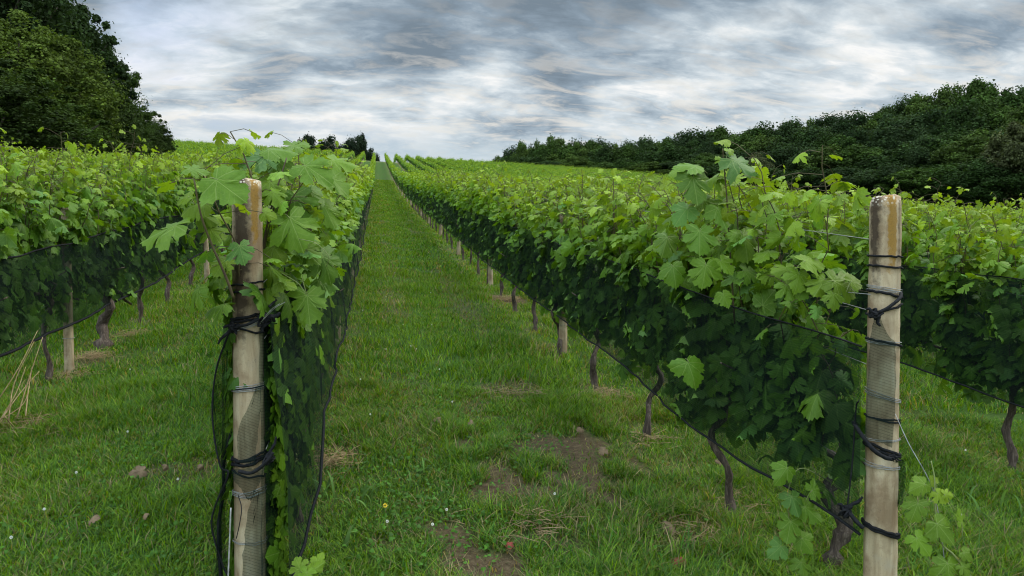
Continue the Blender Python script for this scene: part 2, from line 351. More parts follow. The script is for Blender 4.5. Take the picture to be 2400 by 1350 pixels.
p = A('ShaderNodeBsdfPrincipled', {'Base Color': c, 'Roughness': .95, 'Specular IOR Level': .1, 'Normal': A('ShaderNodeBump', {'Height': math_(A, 'ADD', nb, nc), 'Strength': .8, 'Distance': .02}).outputs[0]})
A('ShaderNodeOutputMaterial', {'Surface': p.outputs[0]}); M['ground'] = m

# ------------------------------------------------------------------ ground sheet
def axis(lo, hi, near_lo, near_hi, step, gro):
    a = list(np.arange(near_lo, near_hi, step)); s = step
    while a[-1] < hi: s *= gro; a.append(a[-1]+s)
    b = [near_lo]; s = step
    while b[-1] > lo: s *= gro; b.append(b[-1]-s)
    return np.array(b[:0:-1]+a)
gx = axis(-1500, 1500, -5, 5, .09, 1.09); gy = axis(-60, 2600, 1.2, 12, .09, 1.07)
GX, GY = np.meshgrid(gx, gy); GZ = gz(GX, GY)
nx, ny = len(gx), len(gy); i = (np.arange(ny-1)[:, None]*nx+np.arange(nx-1)[None]).ravel()
Fg = np.stack([i, i+1, i+nx+1, i+nx], -1)
sm_ = soil(GX, GY)*(1-sstep(GY, 30, 60)*.5)
head = sstep(GY, 146, 150)*(1-sstep(GY, 170, 180))*(1-sstep(np.abs(GX), 8, 14))
tint = np.stack([sm_.ravel(), head.ravel(), np.zeros(nx*ny)], -1)
tag(link('ground', mesh_np('ground', np.stack([GX.ravel(), GY.ravel(), GZ.ravel()], -1), Fg, M['ground'], tint, smooth=True)), 'grassy vineyard hillside rising to a crest', kind='structure')

# ------------------------------------------------------------------ leaves
HALF = [(0, -.02), (.06, -.16), (.20, -.27), (.30, -.22), (.38, -.26), (.46, -.12), (.53, -.10), (.50, .04), (.60, .12), (.56, .24), (.64, .34), (.52, .36), (.50, .46), (.36, .40),
        (.30, .44), (.40, .56), (.37, .66), (.30, .68), (.28, .78), (.18, .80), (.13, .90), (.05, .92)]
HALFB = [(0, -.02), (.07, -.20), (.22, -.34), (.34, -.27), (.44, -.30), (.50, -.16), (.60, -.12), (.52, -.02), (.30, .10), (.56, .14), (.66, .22), (.62, .32), (.72, .44), (.58, .46), (.54, .56), (.36, .46),
        (.20, .40), (.30, .56), (.42, .66), (.34, .74), (.30, .86), (.18, .84), (.13, .95), (.05, .96)]
HALF1 = [(0, -.04), (.22, -.30), (.50, -.14), (.38, .04), (.64, .22), (.56, .44), (.28, .42), (.38, .68), (.14, .88)]
HALF2 = [(0, -.10), (.46, -.14), (.54, .36), (.22, .74)]
def leaf_template(half, tip, inner):
    L = [(-x, y) for x, y in half[:0:-1]]
    o = np.array(half+[(0, tip)]+L); n = len(o); c = np.array([0, .14])
    if inner:
        mid = c+(o-c)*.52; V = np.vstack([c, mid, o]); F_ = []
        for k in range(n):
            q = (k+1) % n; F_ += [(0, 1+k, 1+q), (1+k, 1+n+k, 1+n+q), (1+k, 1+n+q, 1+q)]
    else:
        V = np.vstack([c, o]); F_ = [(0, 1+k, 1+(k+1) % n) for k in range(n)]
    return V, np.array(F_)
T0 = leaf_template(HALF, 1.0, True); TB0 = leaf_template(HALFB, 1.04, True); T1 = leaf_template(HALF1, .98, False); T2 = leaf_template(HALF2, .95, False)
T3 = (np.array([(0, -.2), (.5, .1), (0, .85), (-.5, .1)]), np.array([(0, 1, 2), (0, 2, 3)]))
def leaves(acc, tmpl, P, N, T, S, tint, curl=1.0, r=None):
    r = r or rng; V, Fc = tmpl; m = len(P); n = len(V)
    N = norm(N); T = norm(T-(T*N).sum(-1, keepdims=True)*N); B = np.cross(T, N)
    x = V[None, :, 0]; y = V[None, :, 1]
    an = np.arctan2(x, y-.14); q1, q2, q3 = r.random((3, m, 1))*6.28
    sh = 1+.11*np.sin(2*an+q1)+.10*np.sin(3*an+q2)+(.07*np.sin(7*an+q3) if n > 20 else 0)
    x = x*sh+.10*(y-.3)*np.sin(q1+q3); y = y*(.9+.1*sh)
    a = (-.05-.85*r.random((m, 1))**1.3)*curl; b = (-.55*r.random((m, 1))-.02)*curl; c = (r.random((m, 1))-.5)*.35*curl
    ph = r.random((m, 1))*6
    z = a*np.abs(x)*.7 + a*x*x*.7 + b*(y-.1)**2 + c*x*y + .10*curl*np.sin(7*y+5*x+ph)*np.abs(x)+.05*curl*np.sin(11*x-6*y+ph*2)*(np.abs(x)+np.abs(y-.1))
    sx = 1+.16*(r.random((m, 1))-.5)
    W = P[:, None]+S[:, None, None]*((x*sx)[..., None]*B[:, None]+y[..., None]*T[:, None]+z[..., None]*N[:, None])
    Fa = (Fc[None]+(np.arange(m)*n)[:, None, None]).reshape(-1, 3)
    acc.add(W.reshape(-1, 3), Fa, np.repeat(tint, n, 0), np.tile(V, (m, 1)))
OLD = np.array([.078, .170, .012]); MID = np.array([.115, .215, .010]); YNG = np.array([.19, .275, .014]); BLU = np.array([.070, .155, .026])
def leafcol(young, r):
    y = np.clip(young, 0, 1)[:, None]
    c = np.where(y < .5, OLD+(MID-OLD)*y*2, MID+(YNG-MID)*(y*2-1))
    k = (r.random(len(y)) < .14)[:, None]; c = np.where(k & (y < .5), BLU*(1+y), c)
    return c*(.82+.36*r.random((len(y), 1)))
def gen_vine(seed, lod, ns=17, top=(1.44, 1.74), full=1.0, length=1.15, zlo=.5, width=1.0):
    r = np.random.default_rng(seed); LF = Acc(); ST = Acc()
    P, N, T, S, Y = [], [], [], [], []
    for k in range(ns):
        y0 = (k+.5)/ns*length-length/2+r.normal(0, .05); zt = r.uniform(*top); x1 = r.normal(0, .10)*width; y1 = y0+r.normal(0, .14)
        if r.random() < .15: zt += .12
        n = 15; t = np.linspace(0, 1, n)
        z = .60+(zt-.60)*t; wob = np.cumsum(r.normal(0, .012, (n, 2)), 0)
        pts = np.stack([x1*t**1.3+wob[:, 0], y0+(y1-y0)*t+wob[:, 1], z], -1)
        pts[-3:, 0] += np.array([.01, .03, .06])*r.choice([-1, 1])
        if lod <= 1: ST.add(*tube(pts, np.linspace(.0048, .0022, n), 4, cap=False))
        nl = int(30*full); tt = np.sort(r.random(nl)**.85); tt[-4:] = (.9, .94, .975, 1); c = np.stack([np.interp(tt, t, pts[:, q]) for q in range(3)], -1)
        low = 1-sstep(c[:, 2], .95, 1.25)
        ang = r.normal(0, .75, nl)+np.where(np.arange(nl) % 2, 0, np.pi)
        o = np.stack([np.cos(ang), np.sin(ang), r.normal(0.05, .35, nl)], -1)
        plen = (.05+.11*r.random(nl))*(1-.35*low)
        pos = c+norm(o)*plen[:, None]; lim = .085+.24*(1-low); pos[:, 0] = np.clip(pos[:, 0], -lim, lim)
        P.append(pos); ou = norm(np.stack([o[:, 0], o[:, 1]*.8, np.zeros(nl)], -1))
        N.append(ou*(.55+.9*low[:, None])+np.array([0, 0, 1])*r.uniform(.25, 1.15, (nl, 1))+r.normal(0, .38, (nl, 3)))
        T.append(ou*(.7-.65*low[:, None])+np.array([0, 0, -.75])+r.normal(0, .4, (nl, 3)))
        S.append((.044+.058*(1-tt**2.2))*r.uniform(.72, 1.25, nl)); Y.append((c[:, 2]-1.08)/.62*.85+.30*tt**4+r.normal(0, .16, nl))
        if lod <= 1:
            for q in range(nl):
                if (lod == 0 and r.random() < .55) or tt[q] > .82: ST.add(*tube([c[q], c[q]*.4+pos[q]*.6+[0, 0, .012], pos[q]], .0014, 3, cap=False))
            if lod == 0 and r.random() < .7:  # tendril
                b = pts[-3]; tn = np.array([b+np.array([math.cos(s*5+k)*.012*s*2, .05*s, .04*s*(1-s)+math.sin(s*6)*.012]) for s in np.linspace(0, 1, 9)])
                ST.add(*tube(tn, .0011, 3, cap=False))
    nlow = int(80*full)
    c = np.stack([np.clip(r.normal(0, .06, nlow), -.09, .09), r.uniform(-length/2, length/2, nlow), r.uniform(zlo-.06, .85, nlow)], -1)
    P.append(c); N.append(r.normal(0, .5, (nlow, 3))+np.array([0, 0, .5])+np.stack([np.sign(c[:, 0]), 0*c[:, 0], 0*c[:, 0]], -1)); T.append(r.normal(0, .4, (nlow, 3))+np.array([0, 0, -1])); S.append(r.uniform(.06, .12, nlow)); Y.append(r.uniform(-.2, .35, nlow))
    P, N, T = map(np.concatenate, (P, N, T)); S = np.concatenate(S); Y = np.concatenate(Y)
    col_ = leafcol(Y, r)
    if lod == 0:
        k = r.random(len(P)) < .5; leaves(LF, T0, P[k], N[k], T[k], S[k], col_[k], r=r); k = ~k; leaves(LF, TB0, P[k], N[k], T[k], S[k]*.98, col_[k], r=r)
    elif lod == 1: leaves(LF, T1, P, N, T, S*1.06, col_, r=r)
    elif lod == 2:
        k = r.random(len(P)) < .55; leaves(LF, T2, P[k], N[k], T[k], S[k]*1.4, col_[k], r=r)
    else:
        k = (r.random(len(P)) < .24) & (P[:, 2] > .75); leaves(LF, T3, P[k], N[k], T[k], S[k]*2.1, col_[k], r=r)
    return LF, ST
def vine_trunk(seed, lean=0.0, h=.60, r0=.030):
    r = np.random.default_rng(seed); a = Acc()
    k = np.array([[0, 0, -.05], [.012*r.normal(), .02*r.normal(), .12], [.03*r.normal(), .04*r.normal(), .26], [.03*r.normal(), .045*r.normal(), .40], [0, .02*r.normal(), h-.08], [0, 0, h]])
    k[:, 0] += lean*(1-k[:, 2]/h)
    P = spline(k, 18); rad = np.interp(np.linspace(0, 1, 18), [0, .12, .4, .8, 1], [r0*1.35, r0, r0*.8, r0*.85, r0*1.1])*(1+.20*r.normal(size=18))
    a.add(*tube(P, rad, 9, .34, seed))
    for s in (-1, 1):
        e = np.array([[0, 0, h-.06], [.01, s*.08, h+.01], [.015*r.normal(), s*.25, h+.03], [.01, s*.42, h+.01], [0, s*.56, h]])
        a.add(*tube(spline(e, 12), np.linspace(r0*.75, .009, 12), 7, .2, seed+5))
    for q in range(4):
        y = r.uniform(-.1, .1); e = np.array([[0, y, h-.03], [r.normal(0, .05), y+r.normal(0, .04), h+.10], [r.normal(0, .07), y+r.normal(0, .08), h+.2]])
        a.add(*tube(e, [.010, .007, .004], 5, .2, seed+q))
    return a
FOL, STM = {}, {}
for lod, cnt in ((0, 5), (1, 6), (2, 6)):
    for v in range(cnt):
        lf, st = gen_vine(100*lod+v, lod, full=(1.15 if lod == 0 else 1.1))
        FOL[lod, v] = lf.mesh('foliage', M['vine_leaf_near'] if lod == 0 else M['vine_leaf'], smooth=(lod == 0))
        if lod <= 1: STM[lod, v] = st.mesh('shoots', M['stem'])
lf, st = gen_vine(901, 0, ns=7, top=(1.0, 1.22), full=.6, length=.7, width=.25)
FOL['sparse', 0] = lf.mesh('foliage', M['vine_leaf_near'], smooth=True); STM['sparse', 0] = st.mesh('shoots', M['stem'])
TRK = [vine_trunk(40+v, r0=.021+.003*(v % 3)).mesh('trunk', M['bark'], smooth=True) for v in range(6)]
TRK_LEAN = vine_trunk(61, lean=.0, r0=.036).mesh('trunk', M['bark'], smooth=True)
ARR3 = [gen_vine(300+v, 3, ns=13)[0].arrays() for v in range(6)]
ARR2 = [gen_vine(200+v, 2, ns=13)[0].arrays() for v in range(4)]

Y_END = 148.0
def row_start(i): return {0: 2.28, -1: 2.68, -2: 2.25, 1: 2.2}.get(i, 2.3+.2*math.sin(i*3.1))
def allowed(i, y):
    X = ROWX(i)
    if X < -15.5: return y > 72+(-X-15.5)*.5 and X/y > -.42
    if X > 30: return y > (X-30)*.9
    return True
vines = []
for i in range(-24, 26):
    X = ROWX(i); ph = {0: 3.30, -1: 3.42, -2: 2.95, 1: 2.7}.get(i, 2.8+.4*math.sin(i*7.7))
    ys = [ph+1.15*k for k in range(int(((Y_END if i in (0, -1) else 173)-ph)/1.15))]
    for y in ys:
        if not allowed(i, y): continue
        rel = np.array([X, y, float(gz(X, y))+1.4-CAMH]); dep = rel @ FW; u = (rel @ RT)/dep if dep > .3 else 9
        if dep < .5 or abs(u) > .78+1.2/max(dep, 1): continue
        vines.append((dep*(1 if i in (0, -1, -2, 1) else 1.35), i, y, X))
vines.sort()
near_v, far_v = vines[:285], vines[285:]
ordn = {0: ['first', 'second', 'third', 'fourth', 'fifth', 'sixth', 'seventh', 'eighth', 'ninth', 'tenth']}[0]
ROWDESC = {0: 'the netted row right of the lane', -1: 'the netted row left of the lane', -2: 'the netted row at the left edge', 1: 'the row behind the right end post'}
count = {}
def vine_obj(i, y, X, fk, tk, rz, sc=1.0, label=None, group=None, tr=None, rx=0, ry=0):
    root = empty('grapevine', (X, y, float(gz(X, y))), rz)
    root.scale = (1, 1, sc)
    tag(root, label, 'grapevine', group)
    t = link('trunk', tr or TRK[tk], root); t.rotation_euler = (rx, ry, 0)
    link('foliage', FOL[fk], root)
    if fk in STM: link('shoots', STM[fk], root)
    return root
special = {}
o = vine_obj(0, 2.76, ROWX(0)+.05, ('sparse', 0), 0, 0, 1, 'thin low grapevine with dark leaning trunk right behind the right foreground post', 'grapevines in the foreground rows', TRK_LEAN)
q = ground_at(1950, 1345)-np.array(o.location); t0 = [c_ for c_ in o.children if c_.name.startswith('trunk')][0]; t0.rotation_euler = (R(-6), R(9), 0); t0.location = tuple(q); t0.scale = (1, .6, .78)
for dep, i, y, X in near_v:
    c = count[i] = count.get(i, 0)+1
    lod = 0 if dep < 7.5 else (1 if dep < 24 else 2)
    v = rnd.randrange(5 if lod == 0 else 6); rz = math.pi*rnd.randrange(2)
    if i in ROWDESC and c <= 10:
        lab = 'leafy %s grapevine %s in %s' % (ordn[c-1], 'from the end post' if i in (0, -1) else 'from the frame edge', ROWDESC[i]); gp = 'grapevines in the foreground rows'
        if i == -1 and c == 1: lab = 'tall bushy grapevine with big pale leaves right behind the left foreground post'
        if i == 0 and c == 1: lab = 'grapevine with twisted bare trunk and tallest upright shoots, left of the right foreground post'
        if i == -2 and c == 4: lab = 'grapevine with thick leaning trunk and long dry stalks at left edge'
    elif i in ROWDESC:
        lab = 'leafy grapevine farther up %s' % ROWDESC[i]; gp = 'farther grapevines in ' + ROWDESC[i]
    else:
        side = 'left' if i < 0 else 'right'
        lab = 'bright leafy grapevine in the rows farther out on the %s slope' % side; gp = 'grapevines in the farther rows on the %s' % side
    sc = rnd.uniform(.94, 1.06)*(1.07 if i == -2 else 1)
    o = vine_obj(i, y, X, (lod, v), rnd.randrange(6), rz, sc, lab, gp)
    tr = [c_ for c_ in o.children if c_.name.startswith('trunk')][0]; tr.rotation_euler = (R(rnd.uniform(-4, 4)), R(rnd.uniform(-5, 5)), 0)
    if i == -1 and c == 1: special['left'] = o
    if i == -1 and c == 1: tr.rotation_euler = (0, R(-9) if rz == 0 else R(9), 0); tr.location = (.10 if rz == 0 else -.10, 0, 0)
    if i == -2 and c == 4: tr.data = TRK_LEAN; tr.scale = (1.35, 1.35, 1); tr.rotation_euler = (R(-16) if rz == 0 else R(16), 0, 0)
print('vines', len(near_v), len(far_v), near_v[-1][0])
acc = Acc()
fr = np.random.default_rng(5)
for dep, i, y, X in far_v:
    src = ARR2 if dep < 45 else ARR3
    V, Fc, T_, U = src[fr.integers(len(src))]
    s = -1 if fr.random() < .5 else 1
    W = V*np.array([s, s, 1])*np.array([1, 1, fr.uniform(.86, 1.10)])+np.array([X, y, float(gz(X, y))])
    if dep >= 45 and i in (0, -1, 1, -2): pass
    acc.V.append(W); acc.F.append(Fc+acc.n); acc.n += len(W); acc.T.append(T_); acc.U.append(U)
Vf, Ff, Tf, Uf = acc.arrays(); print('far faces', len(Ff))
far = link('distant_grapevines', mesh_np('distant_grapevines', Vf, Ff, M['vine_leaf'], Tf, None))
tag(far, 'bright green mass of distant grapevine rows climbing to the crest', 'grapevines', kind='stuff')

# leaves caught low in the sagging end of the left net
bl = Acc(); br = np.random.default_rng(8); nb_ = 2800
yy = 2.78+12*br.random(nb_)**2.2; zl = .47-.36*(1-sstep(yy, 2.66, 3.56)); offs = .185*(1-.5*(1-sstep(yy, 2.66, 3.2)))
u_ = np.sign(br.random(nb_)-.38)*br.uniform(.3, .88, nb_)
c = np.stack([offs*u_, yy, zl+(1.10-zl)*br.random(nb_)**1.2], -1); c[:, 2] += gz(ROWX(-1), yy)
leaves(bl, T0 if 0 else T1, c+np.array([ROWX(-1), 0, 0]), br.normal(0, .28, (nb_, 3))+np.stack([np.sign(c[:, 0])*1.5, -.25*np.ones(nb_), .2*np.ones(nb_)], -1), br.normal(0, .5, (nb_, 3))*[.1, 1, 1]+[0, 0, -1], br.uniform(.045, .095, nb_), leafcol(br.uniform(-.2, .6, nb_), br), r=br, curl=.6)
host = special['left']; q = link('netted_foliage', bl.mesh('netted_foliage', M['vine_leaf_near'], smooth=True), host)
q.matrix_parent_inverse = __import__('mathutils').Matrix.LocRotScale(host.location, host.rotation_euler, host.scale).inverted()

# ------------------------------------------------------------------ netting
def net_sheet(X0, side, y0, y1, b_off=.19, t_off=.17, zb=.43, zt=1.13, seed=0, step=.12, low_end=0.0, bul=.05, taper=0.0, tlen=.6):
    ys = [y0]; s = step
    while ys[-1] < y1:
        if ys[-1] > 9: s = min(s*1.06, .8)
        ys.append(ys[-1]+s)
    ys = np.array(ys); nz = 12; t = np.linspace(0, 1, nz)
    Yg, Tg = np.meshgrid(ys, t, indexing='ij')
    g = gz(X0, Yg)
    zbv = zb+.07*(fbm(Yg*.55+seed, Yg*0+seed, 2)-.5)-low_end*(1-sstep(Yg, y0, y0+.9))
    ztv = zt+.10*(fbm(Yg*.8+seed+9, Yg*0+4, 3)-.5)
    z = zbv+(ztv-zbv)*Tg
    bulge = bul*(fbm(Yg*1.6+seed*3, Tg*2.0+2, 3)-.4)*2*np.sin(np.pi*np.clip(Tg*.8+.15, 0, 1))+.022*(noise2(Yg*9+Tg*2.5+seed, Tg*2)-.5)
    off = b_off+(t_off-b_off)*Tg+bulge+.03*(noise2(Yg*.9, Tg*0+seed)-.5)
    off = off*(1-taper*(1-sstep(Yg, y0, y0+tlen)))
    x = X0+side*off
    V = np.stack([x, Yg, g+z], -1); m = len(ys)
    i = (np.arange(m-1)[:, None]*nz+np.arange(nz-1)[None]).ravel(); Fc = np.stack([i, i+1, i+nz+1, i+nz], -1)
    return V, Fc, np.stack([Yg.ravel(), z.ravel()], -1)
def make_net(name, label, X0, sides, y0, y1, seed, mat, group, zb=.43, zt=1.13, low_end=0, b_off=.19, t_off=.12, end_cap=False, bul=.05, cr=.006, taper=0.0, tlen=.6):
    a = Acc(); cords = []
    for s in sides:
        V, Fc, U = net_sheet(X0, s, y0, y1, b_off=b_off, t_off=t_off, zb=zb, zt=zt, seed=seed+s*3, low_end=low_end, bul=bul, taper=taper, tlen=tlen)
        a.add(V.reshape(-1, 3), Fc, luv=U); cords += [V[:, 0], V[:, -1]]
    V, Fc, T_, U = a.arrays()
    o = link(name, mesh_np(name, V, Fc, mat, None, U, smooth=True)); tag(o, label, 'netting', group)
    for k, c in enumerate(cords):
        link('edge_cord', Acc().add(*tube(c, cr if k % 2 == 0 else cr*.6, 5, .1)).mesh('edge_cord', M['rope']), o)
    return o
NG = 'dark protective nets hung along the vine rows'
net_R = make_net('protective_net', 'dark green net hung low on the row right of the grass lane', ROWX(0), (-1,), 2.31, Y_END, 3, M['net'], NG, b_off=.10, t_off=.14, bul=.03, taper=.85, tlen=.75)
net_L = make_net('protective_net', 'billowing dark net wrapped around the row left of the grass lane', ROWX(-1), (1, -1), 2.66, Y_END, 11, M['net_far'], NG, low_end=.36, b_off=.19, t_off=.12, zt=1.16, bul=.05, cr=.007, taper=.35, tlen=.55)
net_L2 = make_net('protective_net', 'dark net on the row at the left edge, beyond the left foreground post', ROWX(-2), (1,), 2.3, Y_END, 21, M['net'], NG, b_off=.10, zt=1.12, cr=.011)
net_R2 = make_net('protective_net', 'dark net on the shaded row behind the right foreground post', ROWX(1), (-1,), 2.4, Y_END, 31, M['net'], NG, b_off=.11, zb=.46, zt=1.2)
for i in (-5, -4, -3, 2, 3, 4, 5):
    make_net('protective_net', 'dark net glimpsed between the leafy rows farther out on the %s' % ('left' if i < 0 else 'right'), ROWX(i), (1 if i < 0 else -1,), 2.5, Y_END, i*7+50, M['net_far'], 'nets on the farther rows on the %s' % ('left' if i < 0 else 'right'))

# wires
def wire(X0, off, z, y0, y1, label, rad=.0016):
    ys = np.arange(y0, y1, .5); ys[-1] = y1
    g = gz(X0, ys); P = np.stack([np.full(len(ys), X0+off), ys, g+z-.01*np.abs(np.sin((ys-y0)/4.55*math.pi))], -1)
    tag(link('trellis_wire', Acc().add(*tube(P, rad, 4, cap=False)).mesh('trellis_wire', M['wire'])), label, 'wire', 'thin trellis wires strung between the posts')
for i, nm in ((0, 'right foreground post'), (-1, 'left foreground post')):
    for z, s in ((.62, 'lowest'), (1.02, 'second lowest'), (1.22, 'middle'), (1.48, 'highest')):
        wire(ROWX(i), .05, z, row_start(i)+.02, 60, '%s thin wire running up the row from the %s' % (s, nm))
for z, s in ((.62, 'lower'), (1.12, 'upper')):
    wire(ROWX(1), .0, z, 2.6, 45, '%s thin wire along the row behind the right foreground post' % s, .0022)
    wire(ROWX(-2), .0, z, 2.6, 45, '%s thin wire along the row beyond the left foreground post' % s, .0022)

# ------------------------------------------------------------------ posts
def post_mesh(seed, H, w, d, hero=None, n_lvl=44):
    r = np.random.default_rng(seed); ch = .30*w
    sec = []
    for (sx, sy) in ((1, -1), (1, 1), (-1, 1), (-1, -1)):
        x, y = sx*w/2, sy*d/2
        a, b = (x-sx*ch, y), (x, y-sy*ch)
        sec += [a, b] if sx*sy < 0 else [b, a]
    s2 = []
    for k in range(8):
        p, q = np.array(sec[k]), np.array(sec[(k+1) % 8])
        for f in (0, .33, .66): s2.append(p+(q-p)*f)
    s2 = np.array(s2); n = len(s2)
    zs = np.linspace(-.25, H, n_lvl); V = []
    ang = np.arctan2(s2[:, 1], s2[:, 0])
    for z in zs:
        f = 1.05-.10*np.clip(z/H, 0, 1); q = s2*f*(1+.012*r.normal(size=(n, 1))*1.0)
        zz = np.full(n, z)
        if z == zs[-1]:
            q = q*(.94+.05*r.random((n, 1))); zz = z+.005*np.sin(ang+seed)+.005*r.normal(size=n)
        V.append(np.c_[q, zz])
    top = V[-1].copy()
    t2 = top.copy(); t2[:, :2] *= .6; t2[:, 2] += .010*r.random(n)+.004
    V.append(t2); V = np.concatenate(V); m = n_lvl+1
    i = np.arange(m-1)[:, None]*n; j = np.arange(n)[None]; k = (j+1) % n
    Fc = np.stack([i+j, i+k, i+n+k, i+n+j], -1).reshape(-1, 4)
    Fc = np.concatenate([Fc[:, [0, 1, 2]], Fc[:, [0, 2, 3]]])
    c = len(V); V = np.concatenate([V, [[0, 0, H+.012]]]); jj = np.arange(n)
    Fc = np.concatenate([Fc, np.stack([np.full(n, c), (m-1)*n+jj, (m-1)*n+(jj+1) % n], -1)])
    T_ = np.zeros((len(V), 3)); z = V[:, 2]; a = np.arctan2(V[:, 1], V[:, 0])
    cap = (z > H-.03)
    if hero == 'left':
        g_ = np.exp(-((np.angle(np.exp(1j*(a-R(-112)))))/.90)**2)
        T_[:, 0] = g_*sstep(z, H-.72, H-.32)*1.25
        T_[:, 1] = np.exp(-((a-R(-40))/.36)**2)*sstep(z, H-.34, H-.10)*1.35
    elif hero == 'right':
        g_ = np.exp(-((np.angle(np.exp(1j*(a-R(-150)))))/.55)**2)
        T_[:, 0] = np.maximum(g_*sstep(z, H-.40, H-.12)*1.0, np.exp(-((a-R(-30))/.25)**2)*sstep(z, H-.3, H-.12)*.8)
        T_[:, 1] = np.exp(-((a-R(-72))/.42)**2)*sstep(z, H-.34, H-.14)*1.3
    else:
        T_[:, 0] = .40*sstep(z, H-.4, H-.05)
    T_[:, 2] = cap*(z > H-.02)
    return V, Fc, T_
def ring(V_section_w, V_section_d, z, tilt=0.0, rad=.003, loops=1, seed=0, pad=.003, drop=0.0, mat='rope', lift=.0, taper=1.0):
    "loop(s) of cord lying on the post's chamfered faces"
    a = Acc(); r = np.random.default_rng(seed); w, d = V_section_w*taper/2+pad, V_section_d*taper/2+pad; ch = .26*V_section_w
    c = [(w-ch, -d), (w, -d+ch), (w, d-ch), (w-ch, d), (-w+ch, d), (-w, d-ch), (-w, -d+ch), (-w+ch, -d)]
    for L in range(loops):
        z0 = z+L*(rad*2.3)*(1 if mat == 'rope' else 1.7)+r.normal(0, rad*.5); tl = tilt+r.normal(0, .04)
        P = []
        for k in range(9):
            x, y = c[k % 8]; x2, y2 = c[(k+1) % 8]
            for f in (0, .33, .66):
                if k == 8: break
                X, Y = x+(x2-x)*f, y+(y2-y)*f; P.append((X, Y, z0+tl*X+r.normal(0, rad*.35)-drop*math.exp(-((X)**2)/.0006)*(Y < 0)))
        P.append(P[0]); a.add(*tube(P, rad, 6, .12, seed+L))
    return a.mesh('tie', M[mat], smooth=True)
LINE_POST = []
for v in range(5):
    V, Fc, T_ = post_mesh(70+v, 1.38, .076, .066, None, 16); LINE_POST.append(mesh_np('concrete_post', V, Fc, M['post'], T_))
lp_ring = ring(.079, .069, .30, .05, .0022, 1, 4, .004, mat='wire')
pc = {}
for i in (0, -1, -2, 1, -3, 2):
    y = row_start(i); k = 0
    start = {0: 6.75, -1: 7.2, -2: 6.68, 1: 6.6}.get(i, 6.5)
    y = start
    while y < (Y_END if i in (0, -1, -2, 1) else 40):
        k += 1
        if i in ROWDESC:
            if k <= 3: lab = '%s slim concrete line post up %s' % (ordn[k-1], ROWDESC[i]); gp = 'slim concrete posts carrying the trellis'
            else: lab = 'slim pale concrete post far up %s' % ROWDESC[i]; gp = 'far posts in ' + ROWDESC[i]
        else: lab = 'slim concrete post half hidden in the rows farther out on the %s' % ('left' if i < 0 else 'right'); gp = 'posts of the farther rows on the %s' % ('left' if i < 0 else 'right')
        X = ROWX(i)+(.03 if i >= 0 else .17 if (i, k) == (-2, 2) else .05)
        o = link('concrete_post', LINE_POST[rnd.randrange(5)]); o.location = (X, y, float(gz(X, y))); o.rotation_euler = (R(rnd.uniform(-1, 1)), R(rnd.uniform(-1.2, 1.2)), R(rnd.uniform(-25, 10)))
        tag(o, lab, 'post', gp)
        if (i, k) == (-2, 2): o.scale = (1, 1, 1.18)
        if k <= 3: link('wire_tie', lp_ring, o)
        y += 4.55
# the two end posts
def hero_post(px, top_py, d, w, dd, seed, hero, label, rz, lean):
    p = at(px, top_py, d); g = float(gz(p[0], p[1])); H = p[2]-g
    V, Fc, T_ = post_mesh(seed, H, w, dd, hero, 60)
    o = link('concrete_post', mesh_np('concrete_post', V, Fc, M['post'], T_)); o.location = (p[0], p[1], g); o.rotation_euler = (0, lean, rz)
    tag(o, label, 'post', 'thick concrete end posts of the rows'); return o, H
def zon(py, d): return None
LW, LD, LDEP = .104, .090, 2.60
postL, HL = hero_post(572, 425, LDEP, LW, LD, 5, 'left', 'thick concrete end post with black-stained top, orange lichen and a leaf over it', R(-4), R(.35))
RW, RDp, RDEP = .104, .092, 2.60
postR, HR = hero_post(2083, 466, RDEP, RW, RDp, 8, 'right', 'thick concrete end post with yellow-brown stained rough top and wires wound round it', R(-24), R(-.35))
def zpost(post, px, py, d):
    return float(at(px, py, d)[2]-post.location.z)
def tie(post, w, d, py, px, dep, **k):
    kind = k.get('mat', 'rope'); z = zpost(post, px, py, dep-.045)
    H = HL if post is postL else HR
    k['taper'] = 1.05-.10*min(max(z/H, 0), 1)
    o = link('wire_tie' if kind == 'wire' else 'cord_tie', ring(w, d, z, **k), post); return o
for py, kw in [(666, dict(tilt=.10, rad=.0035, seed=1)), (684, dict(tilt=.12, rad=.0038, seed=2)), (757, dict(tilt=.22, rad=.0055, loops=2, seed=3)), (771, dict(tilt=.30, rad=.0012, loops=4, seed=4, mat='wire')),
               (776, dict(tilt=-.18, rad=.0042, loops=1, seed=14)), (921, dict(tilt=.12, rad=.0016, loops=4, seed=5, mat='wire')), (914, dict(tilt=.16, rad=.0024, loops=1, seed=15)), (1096, dict(tilt=.10, rad=.0062, loops=2, seed=6, drop=.006)),
               (1085, dict(tilt=.34, rad=.004, loops=1, seed=16)), (1172, dict(tilt=.04, rad=.0015, loops=4, seed=7, mat='wire', drop=.01)), (1290, dict(tilt=-.04, rad=.0013, loops=2, seed=8, mat='wire')), (1120, dict(tilt=-.1, rad=.0035, loops=1, seed=26, drop=.01))]:
    tie(postL, LW, LD, py, 575, LDEP, **kw)
